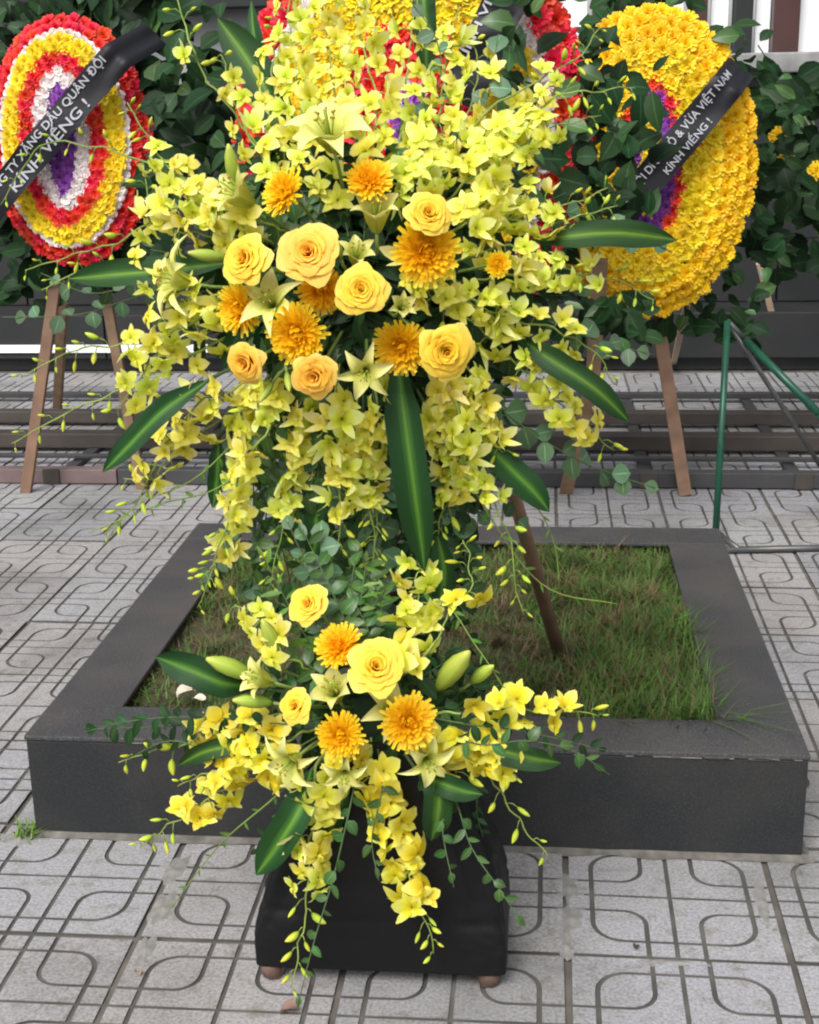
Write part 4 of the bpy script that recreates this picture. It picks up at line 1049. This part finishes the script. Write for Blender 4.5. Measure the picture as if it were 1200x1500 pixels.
for path, n, size, lab in [
 ([(700, 1090), (770, 1085), (840, 1100), (893, 1135)], 12, .034, 'leafy sprig with a browned tip lying over the planter edge'),
 ([(560, 1150), (545, 1230), (555, 1290)], 10, .034, 'green sprig hanging over the middle of the cover'),
 ([(520, 1150), (490, 1280), (460, 1380), (435, 1478)], 14, .034, 'long leafy sprig hanging past the bottom of the cover'),
 ([(660, 1160), (690, 1240), (730, 1300), (765, 1352)], 14, .032, 'leafy sprig hanging down the side of the cover'),
 ([(640, 1160), (650, 1230), (665, 1300)], 10, .030, 'short leafy sprig hanging over the cover beside the folded leaf'),
]: sp(path, 'mid', n, size, lab, CL, 'leafy sprigs of the lower tier', lambda x, y: min(Yl(x, y), 2.085 - max(0, y - 1150) * .0005) - .005, -.05, 'leafy_sprig', 'leaf sprig')
for path, n, size, lab in [
 ([(420, 1060), (300, 1050), (200, 1055), (125, 1072)], 20, .042, 'dark narrow-leaved sprig lying along the planter front edge'),
 ([(420, 1100), (330, 1105), (250, 1085), (190, 1110)], 16, .034, 'narrow-leaved sprig beside the slanting golden spray'),
 ([(680, 1060), (760, 1070), (830, 1085), (890, 1100)], 16, .034, 'narrow-leaved sprig lying over the planter edge under the level golden spray'),
 ([(470, 1130), (420, 1190), (370, 1250)], 14, .034, 'narrow-leaved sprig behind the broad striped leaf beside the cover'),
 ([(690, 1130), (700, 1200), (720, 1260)], 14, .034, 'narrow-leaved sprig hanging between the folded leaf and the bare bud stem'),
]: sp(path, 'ruscus', n, size, lab, CL, 'narrow-leaved sprigs of the lower tier', Yl, -.015, 'leafy_sprig', 'leaf sprig', start=.3)
for path, n, size, lab in [
 ([(400, 1170), (320, 1240), (240, 1345)], 9, .026, 'thin fresh sprig hanging in front of the tiles beside the planter'),
 ([(340, 700), (230, 740), (130, 780)], 12, .026, 'thin fresh sprig trailing over the pavement from the upper tier'),
 ([(300, 690), (200, 740), (150, 800)], 12, .024, 'fine fresh sprig trailing lowest over the pavement'),
 ([(720, 760), (800, 860), (905, 885)], 11, .030, 'fresh sprig trailing over the planter grass'),
 ([(770, 720), (810, 790), (820, 860)], 8, .026, 'fine fresh sprig hanging between the back leg and the grass'),
 ([(640, 880), (700, 950), (740, 1010)], 10, .030, 'fresh sprig above the lower tier beside the opening lily bud'),
]: sp(path, 'fern', n, size, lab, CU if path[0][1] < 800 else CL, 'thin fresh sprigs', Yu if path[0][1] < 860 else Yl, .0, 'fresh_sprig', 'leaf sprig', stem='stem', droop=.4)
for k in range(22):                               # fresh greenery over the planter between the tiers
    lo = k % 2
    x0, y0 = uni(330, 640), (uni(900, 960) if lo else uni(660, 720)); ex, ey = x0 + uni(-90, 50), (uni(760, 880) if lo else uni(820, 950))
    sp([(545 + (x0 - 545) * .8, y0), (ex, ey)], ('mid', 'fern', 'euc')[k % 3], 15, uni(.035, .05), ('mid-green', 'bright fern-like', 'grey-green round-leaved')[k % 3] + (' sprig rising from the lower tier over the planter grass' if lo else ' sprig hanging from the upper tier over the planter grass'),
       CL if lo else CU, ('rising ' if lo else 'hanging ') + ('mid-green', 'fern-like', 'round-leaved')[k % 3] + ' sprigs over the planter', Yl if lo else Yu, uni(.02, .06), 'leafy_sprig', 'leaf sprig')
# dark filler leaves behind the flowers
for k in range(62):
    a = 2 * PI * k / 62 + uni(-.06, .06); rr = uni(.55, 1.0)
    ex = 530 + 330 * rr * math.cos(a); ey = 420 - (330 if math.sin(a) > 0 else 280) * rr * math.sin(a)
    kind = 'ruscus' if k % 3 else 'mid'
    low = ey > 520
    mid = (530 + (ex - 530) * .55, 430 + (ey - 430) * .6)
    hue_ = 'dark' if kind == 'ruscus' else 'mid-green'
    lab = hue_ + ' leaf sprig filling the lower half of the upper tier behind the flowers' if math.sin(a) < 0 else hue_ + ' leaf sprig filling the top half of the upper tier behind the flowers'
    sp([mid, (ex, ey)], kind, 12, uni(.055, .085), lab, CU, hue_ + (' filler sprigs low in the upper tier' if math.sin(a) < 0 else ' filler sprigs high in the upper tier'), Yu, uni(.05, .12), 'filler_sprig', 'leaf sprig', start=.2)
for k in range(24):                               # inner filler to close the heart of the tier
    ex, ey = uni(380, 690), uni(300, 570)
    sp([(530 + (ex - 530) * .6, 430 + (ey - 430) * .6), (ex, ey)], 'ruscus', 8, uni(.05, .07), 'short dark leaf sprig between the roses of the upper tier', CU, 'dark filler sprigs between the roses', lambda x, y: Yu(x, y) + .05, .0, 'filler_sprig', 'leaf sprig', start=.3)
for k in range(34):
    a = 2 * PI * k / 34 + uni(-.08, .08); rr = uni(.5, 1.05)
    ex = 545 + 205 * rr * math.cos(a); ey = 1035 - (105 if math.sin(a) > 0 else 150) * rr * math.sin(a)
    sp([(545 + (ex - 545) * .55, 1035 + (ey - 1035) * .55), (ex, ey)], 'ruscus' if k % 3 else 'mid', 10, uni(.045, .065), ('dark' if k % 3 else 'mid-green') + ' leaf sprig filling the lower tier behind the flowers', CL, ('dark' if k % 3 else 'mid-green') + ' filler sprigs of the lower tier', Yl, uni(.02, .07), 'filler_sprig', 'leaf sprig', start=.2)
for k, (path, lab) in enumerate([([(300, 1060), (220, 1065), (130, 1068)], 'dark leafy sprig lying over the planter front edge towards its corner'), ([(640, 960), (690, 1000), (720, 1040)], 'dark leafy sprig over the planter soil'),
     ([(560, 900), (540, 840), (520, 800)], 'dark leafy sprig climbing beside the post'), ([(610, 930), (650, 890), (700, 860)], 'dark leafy sprig rising towards the back leg'), ([(480, 940), (440, 900), (380, 870)], 'dark leafy sprig rising behind the loose pale rose')]):
    sp(path, 'ruscus' if k != 2 else 'mid', 14, .055, lab, CL, 'dark leafy sprigs round the lower tier', Yl, .05, 'leafy_sprig', 'leaf sprig')

for k in range(48):
    x0 = uni(330, 690) if k % 3 else uni(590, 700); ex, ey = x0 + uni(-40, 50), uni(740, 970)
    sp([(530 + (x0 - 530) * .7, 600), (x0, 680), (ex, ey)], ('ruscus', 'euc', 'mid')[k % 3], 16, uni(.042, .06), ('dark narrow-leaved', 'grey-green round-leaved', 'mid-green leafy')[k % 3] + ' trailing sprig hanging behind the orchid tails between the two tiers', CU, ('dark', 'round-leaved', 'leafy')[k % 3] + ' trailing sprigs between the tiers', Yu, uni(.02, .08), 'trailing_sprig', 'leaf sprig', start=.35)
# ------------------------------------------------------------------ wreaths
def floret_mesh(mat, seed, rows=((9, .95, .36, 8), (8, .8, .34, 36), (6, .55, .28, 62))):
    r = random.Random(seed); mb = MB()
    for cnt, l, wd, el in rows:
        for k in range(cnt):
            a = 2 * PI * (k + r.random() * .5) / cnt; e = R(el + r.uniform(-10, 10)); ll = l * r.uniform(.85, 1.1); ca, sa = math.cos(a), math.sin(a); ph = r.random() * 6
            def fn(u, v):
                d = .05 + ll * v; rr = d * math.cos(e); zz = d * math.sin(e) * .75; ww = wd * (.35 + .65 * v)
                return (rr * ca - u * ww * sa, rr * sa + u * ww * ca, zz + .06 * math.sin(u * 3 + ph) * v)
            mb.patch(2, 2, fn)
    return mb.mesh('floret', mat)
FL = {k: [floret_mesh(M[k], 50 + i) for i in range(3)] for k in ('red', 'yel', 'ora', 'whi', 'pur')}
FINE = ((18, 1.0, .16, 6), (16, .85, .15, 30), (11, .6, .13, 55), (6, .4, .12, 75))
FL['red'] = [floret_mesh(M['red'], 60 + i, FINE) for i in range(3)]; FL['yel'] = [floret_mesh(M['yel'], 70 + i, FINE) for i in range(3)]; FL['pur'] = [floret_mesh(M['pur'], 90 + i, FINE) for i in range(3)]
FL['ora'] = [floret_mesh(M['ora'], 80 + i, FINE) for i in range(3)]
def wreath(cx, cy, Y, hw, hh, rings, label, lean, rim, leaves, leafsize, boxes, name='oval_wreath', yawn=0):
    """rings: list of (offset from rim in metres, colour, floret radius, bulge height)"""
    c = P(cx, cy, Y); root = thing(name, label, 'wreath', c)
    root.rotation_euler = (-lean, 0, yawn)
    mb = MB()                                          # domed straw body behind the florets
    def body(u, v):
        a = u * PI; k = v; f = (1 - .86 * v)
        x = (hw - .01) * f * math.cos(a); z = (hh - .01) * f * math.sin(a)
        return (x, .06 - rim * (1 - (1 - min(1, v * 1.5)) ** 2), z)
    mb.patch(40, 8, body); link('backing', mb.mesh('backing', M['wback']), root)
    for off, col, fr, hgt in rings:
        a_, b_ = hw - off, hh - off
        if a_ < .008: a_ = .008
        per = PI * (3 * (a_ + b_) - math.sqrt((3 * a_ + b_) * (a_ + 3 * b_)))
        n = max(3, int(per / (fr * 1.42)))
        # equal arc steps
        S = 400; pts = [(a_ * math.cos(2 * PI * i / S), b_ * math.sin(2 * PI * i / S)) for i in range(S + 1)]
        acc = [0]
        for i in range(S): acc.append(acc[-1] + math.hypot(pts[i + 1][0] - pts[i][0], pts[i + 1][1] - pts[i][1]))
        j = 0
        for k in range(n):
            s = acc[-1] * (k + rnd() * .25 + (off * 37 % 1)) / n % acc[-1]
            j = 0
            lo, hi = 0, S
            while lo < hi - 1:
                md = (lo + hi) // 2
                if acc[md] <= s: lo = md
                else: hi = md
            x, z = pts[lo]
            nrm = Vector((x / a_ * .45 * (1 if off < .06 else .3), -1, z / b_ * .45 * (1 if off < .06 else .3))) + Vector((uni(-.2, .2), 0, uni(-.2, .2)))
            q = Vector((x + uni(-.1, .1) * fr, .05 - hgt + uni(-.1, .1) * fr, z + uni(-.1, .1) * fr))
            link('floret', FL[col][random.randrange(3)], root, Matrix.Translation(q) @ basis(nrm, (uni(-1, 1), 0, uni(-1, 1))) @ Matrix.Scale(fr * uni(.9, 1.12), 4))
    for k in range(leaves):                           # fan of leaves behind
        a = uni(0, 2 * PI); rr = uni(.92, 1.13)
        p = Vector((hw * rr * math.cos(a), uni(.07, .16), hh * rr * math.sin(a)))
        d = Vector((math.cos(a) + uni(-.7, .7), uni(-.3, .2), math.sin(a) + uni(-.7, .7))).normalized()
        put_leaf(root, p, d, leafsize * uni(.7, 1.3))
    inv = (Matrix.Translation(c) @ root.rotation_euler.to_matrix().to_4x4()).inverted()
    for (x0, y0, x1, y1, Ya, Yb, n, sz) in boxes:
        for k in range(n):
            p = inv @ P(uni(x0, x1), uni(y0, y1), uni(Ya, Yb)); d = Vector((uni(-1, 1), uni(-.6, .1), uni(-.8, 1))).normalized()
            put_leaf(root, p, d, sz * uni(.7, 1.3))
    return root, c
def put_leaf(root, p, d, s, kind=None):
    if kind is None: kind = ('ficus', 'ruscus', 'ficus')[random.randrange(3)] if rnd() < .9 else 'mid'; s *= uni(.6, 1.1)
    nrm = (Vector((0, -1, .45)) + Vector((uni(-.7, .7), uni(-.5, .5), uni(-.6, .6)))).normalized()
    x = d.cross(nrm)
    if x.length < .1: x = d.orthogonal()
    x.normalize(); nn = x.cross(d)
    link('leaf', LEAF[kind][random.randrange(3)], root, Matrix.Translation(p) @ Matrix((x, d, nn)).transposed().to_4x4() @ Matrix.Scale(s, 4))
YL = 5.12; k_ = YL / F_PX
wl, wlc = wreath(98, 206, YL, 118 * k_, 174 * k_,
  [(.012, 'red', .030, .02), (.042, 'red', .030, .05), (.068, 'whi', .020, .07), (.090, 'yel', .027, .085), (.120, 'yel', .027, .095), (.150, 'red', .026, .10), (.176, 'red', .025, .10), (.203, 'whi', .025, .10), (.228, 'whi', .025, .105), (.252, 'pur', .025, .105), (.278, 'pur', .024, .11)],
  'oval wreath of red, yellow, white and purple rings under a black ribbon', .10, .05, 150, .13, [(215, 70, 345, 330, 4.7, 5.3, 130, .12), (-20, 0, 330, 40, 5.25, 5.5, 60, .16), (-20, 340, 90, 440, 5.2, 5.4, 25, .13)])
YR = 5.2; k_ = YR / F_PX
wr, wrc = wreath(950, 240, YR, 147 * k_, 212 * k_,
  [(.020, 'ora', .036, .03), (.058, 'ora', .036, .06), (.098, 'ora', .036, .08), (.150, 'yel', .038, .095), (.192, 'yel', .038, .10), (.234, 'yel', .036, .10), (.270, 'red', .030, .10), (.302, 'pur', .030, .10), (.336, 'pur', .03, .10), (.375, 'yel', .036, .105)],
  'golden oval wreath with a red and purple heart under a black ribbon', .10, .05, 70, .09, [(1085, 110, 1180, 400, 5.3, 5.6, 60, .09), (1000, 420, 1110, 500, 5.25, 5.4, 35, .09), (880, 0, 1020, 30, 5.3, 5.5, 24, .10), (1060, 30, 1115, 95, 5.25, 5.4, 8, .10)])
YC = 4.55; k_ = YC / F_PX
wc, wcc = wreath(600, 195, YC, 248 * k_, 300 * k_,
  [(.022, 'red', .050, .02), (.075, 'red', .050, .06), (.125, 'whi', .034, .08), (.170, 'yel', .046, .09), (.220, 'yel', .046, .10), (.270, 'yel', .046, .10), (.318, 'yel', .046, .10), (.37, 'red', .05, .10), (.42, 'red', .05, .10), (.47, 'red', .05, .10), (.515, 'whi', .045, .10), (.55, 'pur', .045, .11)],
  'largest oval wreath, red-edged, mostly hidden behind the yellow flower stand', .10, .05, 90, .10, [(845, 0, 890, 330, 4.4, 4.7, 60, .09), (880, 100, 960, 330, 4.3, 4.6, 40, .10), (720, 0, 790, 190, 4.2, 4.36, 26, .09), (690, 160, 790, 420, 4.0, 4.4, 40, .09), (800, 190, 930, 300, 4.2, 4.4, 26, .09), (800, 440, 960, 500, 4.3, 4.5, 40, .10)])
# the leafy plant at the far edge, with orange blooms
sh = thing('leafy_shrub', 'dark leafy shrub with small orange blooms beside the golden wreath', 'shrub', G(1250, 470, .34))
sc = sh.location.copy()
for k in range(190):
    p = P(uni(1105, 1270), 410 - 300 * rnd() ** .9, uni(5.7, 6.2)) - sc; put_leaf(sh, p, Vector((uni(-1, 1), uni(-.6, .2), uni(-1, 1))).normalized(), uni(.09, .17))
for (x, y) in ((1140, 200), (1152, 235), (1196, 250)):
    link('bloom', FL['ora'][0], sh, Matrix.Translation(P(x, y, 5.6) - sc) @ basis(Vector((uni(-.4, .4), -1, uni(-.2, .6)))) @ Matrix.Scale(.035, 4))
mb = MB()
for k in range(7): mb.tube([Vector((uni(-.05, .05), 0, 0)), Vector((uni(-.3, .1), uni(-.1, .1), .6)), Vector((uni(-.6, .1), uni(-.2, .1), uni(1.0, 1.5)))], [.012, .009, .004], 6)
link('branch', mb.mesh('branch', M['stem_dark']), sh)
# wreath stands
def legs(label, segs, loc, name='wreath_stand'):
    root = thing(name, label, 'stand', loc); L = Vector(loc)
    for p0, p1, wd, m in segs:
        mb = MB(); mb.beam(Vector(p0) - L, Vector(p1) - L, wd, wd * .6, hint=(0, 1, 0)); link('leg', bevel_mesh(mb.mesh('leg', M[m], False), .003), root)
    return root
fl = G(38, 722); legs('brown wooden slat stand under the red oval wreath', [(fl, P(98, 300, 5.22), .044, 'wood'), (G(84, 606), P(100, 300, 5.3), .044, 'wood'), (G(208, 716), P(130, 300, 5.22), .04, 'wood')], fl)
fr = G(1004, 725); legs('brown wooden slat stand under the golden wreath', [(fr, P(950, 380, 5.33), .05, 'wood'), (G(986, 536), P(1012, 420, 5.5), .03, 'bamboo')], fr)
fc = G(829, 722); legs('pale wooden slat stand behind the planter under the largest wreath', [(fc, P(868, 560, 4.8), .05, 'wood'), (P(868, 560, 4.8), P(880, 380, 4.66), .05, 'wood'), (G(330, 705), P(480, 380, 4.7), .05, 'wood')], fc)
b0 = G(1150, 537); o = legs('thin pale bamboo prop leaning on the dark steps', [(b0, P(1112, 385, 7.75), .035, 'bamboo')], b0, 'bamboo_prop')
# green metal stand
g0 = G(1048, 790); gs = thing('metal_stand', 'green painted metal stand with a grey foot behind the planter', 'stand', g0)
def rod(name, a, b, r_, m):
    mb = MB(); mb.tube([Vector(a) - g0, Vector(b) - g0], r_, 10); link(name, mb.mesh(name, M[m]), gs)
top = P(1066, 470, 4.9)
rod('pole', g0 + Vector((0, 0, .012)), top, .0125, 'green'); rod('brace', P(1092, 498, 4.92), P(1200, 606, 4.7), .014, 'green'); rod('brace', P(1200, 606, 4.7), G(1290, 760), .014, 'green')
rod('strut', top, G(1235, 735), .009, 'steel'); rod('arm', top, P(1092, 498, 4.92), .009, 'steel')
rod('foot_bar', G(1052, 806, .014), G(1330, 800, .014), .012, 'steel'); rod('foot_brace', g0 + Vector((0, 0, .03)), G(1082, 804, .02), .010, 'steel')

# ------------------------------------------------------------------ ribbons with lettering
FONT = None
def text_mesh(s, size, mat):
    cu = bpy.data.curves.new('text', 'FONT'); cu.body = s; cu.size = size; cu.extrude = .0006; cu.align_x = 'LEFT'; cu.align_y = 'CENTER'
    try: cu.offset = size * .012
    except Exception: pass
    o = bpy.data.objects.new('text', cu); COL.objects.link(o)
    dg = bpy.context.evaluated_depsgraph_get(); dg.update()
    me = bpy.data.meshes.new_from_object(o.evaluated_get(dg)); bpy.data.objects.remove(o)
    me.materials.clear(); me.materials.append(mat); return me
def ribbon(pa, pb, wd, label, texts, bow=.03, nrm=(0, -1, .1)):
    """flat sash from pa to pb; texts: (string, size, along start, across)"""
    pa, pb = Vector(pa), Vector(pb); d = pb - pa; Lh = d.length
    root = thing('ribbon', label, 'ribbon', pa); x = d.normalized(); n_ = Vector(nrm); n_ = (n_ - x * n_.dot(x)).normalized(); y = n_.cross(x)
    B = Matrix((x, y, n_)).transposed().to_4x4(); root.matrix_world = Matrix.Translation(pa) @ B
    def h(t, s): return bow * math.sin(PI * min(1, max(0, t))) + .005 * math.sin(t * 15 + s * 1.6) + .004 * noise.noise((t * 6, s * 1.5, Lh * 5)) - 1.1 * max(0, t - .93) - .012 * (max(0, t - .8) / .2) * math.cos(s * 5)
    mb = MB(); nseg = 50
    mb.patch(8, nseg, lambda u, v: (v * Lh * 1.08, u * wd / 2, h(v * 1.08, u)))
    mb.patch(8, nseg, lambda u, v: (v * Lh * 1.08, -u * wd / 2, h(v * 1.08, -u) - .0015))
    link('sash', mb.mesh('sash', M['ribbon']), root)
    for s, size, a0, a1, ac in texts:
        me = text_mesh(s, size, M['ink']); xs = [v.co.x for v in me.vertices]; kx = (a1 - a0) / (max(xs) - min(xs))
        for v in me.vertices: v.co.x = (v.co.x - min(xs)) * kx
        for v in me.vertices:
            X = v.co.x + a0; Yy = v.co.y + ac
            v.co = (X, Yy, h(X / Lh, Yy / (wd / 2)) + .0045 + v.co.z)
        link('lettering', me, root)
    return root
k_ = 4.98 / F_PX
ribbon(P(-35, 330, 4.97), P(190, 62, 5.02), 47 * k_, 'black ribbon with two lines of silver lettering across the red oval wreath', [('TỔNG CÔNG TY XĂNG DẦU QUÂN ĐỘI', .041, -.06, .772, .028), ('KÍNH VIẾNG !', .052, .20, .62, -.026)], bow=.02)
k_ = 5.06 / F_PX
ribbon(P(905, 318, 5.05), P(1080, 108, 5.08), 46 * k_, 'black ribbon with silver lettering across the golden wreath', [('HIỆP HỘI DN NHỎ & VỪA VIỆT NAM', .040, .02, .62, .022), ('KÍNH VIẾNG !', .036, .22, .45, -.030)], bow=.02)
k_ = 4.35 / F_PX
ribbon(P(672, 150, 4.36), P(760, -40, 4.4), 60 * k_, 'black ribbon with a few white letters on the largest wreath', [('KÍNH VIẾNG', .036, .10, .42, .042)], bow=.02)

# ------------------------------------------------------------------ litter
def scrap(x, y, z, s, m, name, label, cat):
    g = G(x, y, z); mb = MB(); mb.patch(4, 6, lambda u, v: (u * s * .45 * math.sin(PI * min(1, v * .9 + .08)), (v - .5) * s, .004 + .2 * s * abs(u) + .15 * s * math.sin(v * 4 + u)))
    o = link(name, mb.mesh(name, M[m])); o.location = g; o.rotation_euler = (0, 0, uni(0, 6)); tag(o, label, cat)
scrap(272, 1020, PH, .05, 'pale', 'dry_husk', 'pale dry husk lying at the planter soil edge', 'husk')
scrap(292, 1028, PH, .03, 'pale', 'dry_husk', 'smaller pale husk scrap under the striped leaf', 'husk')
scrap(203, 1428, 0, .016, 'brownleaf', 'fallen_petal', 'tiny brown fallen petal on a tile in front of the planter', 'petal')
scrap(424, 1482, 0, .034, 'brownleaf', 'wilted_leaf', 'wilted pinkish leaf on the tile under the long leafy sprig', 'leaf')
scrap(932, 1390, 0, .014, 'rail', 'pebble', 'small dark chip on the tile joint before the planter', 'chip')
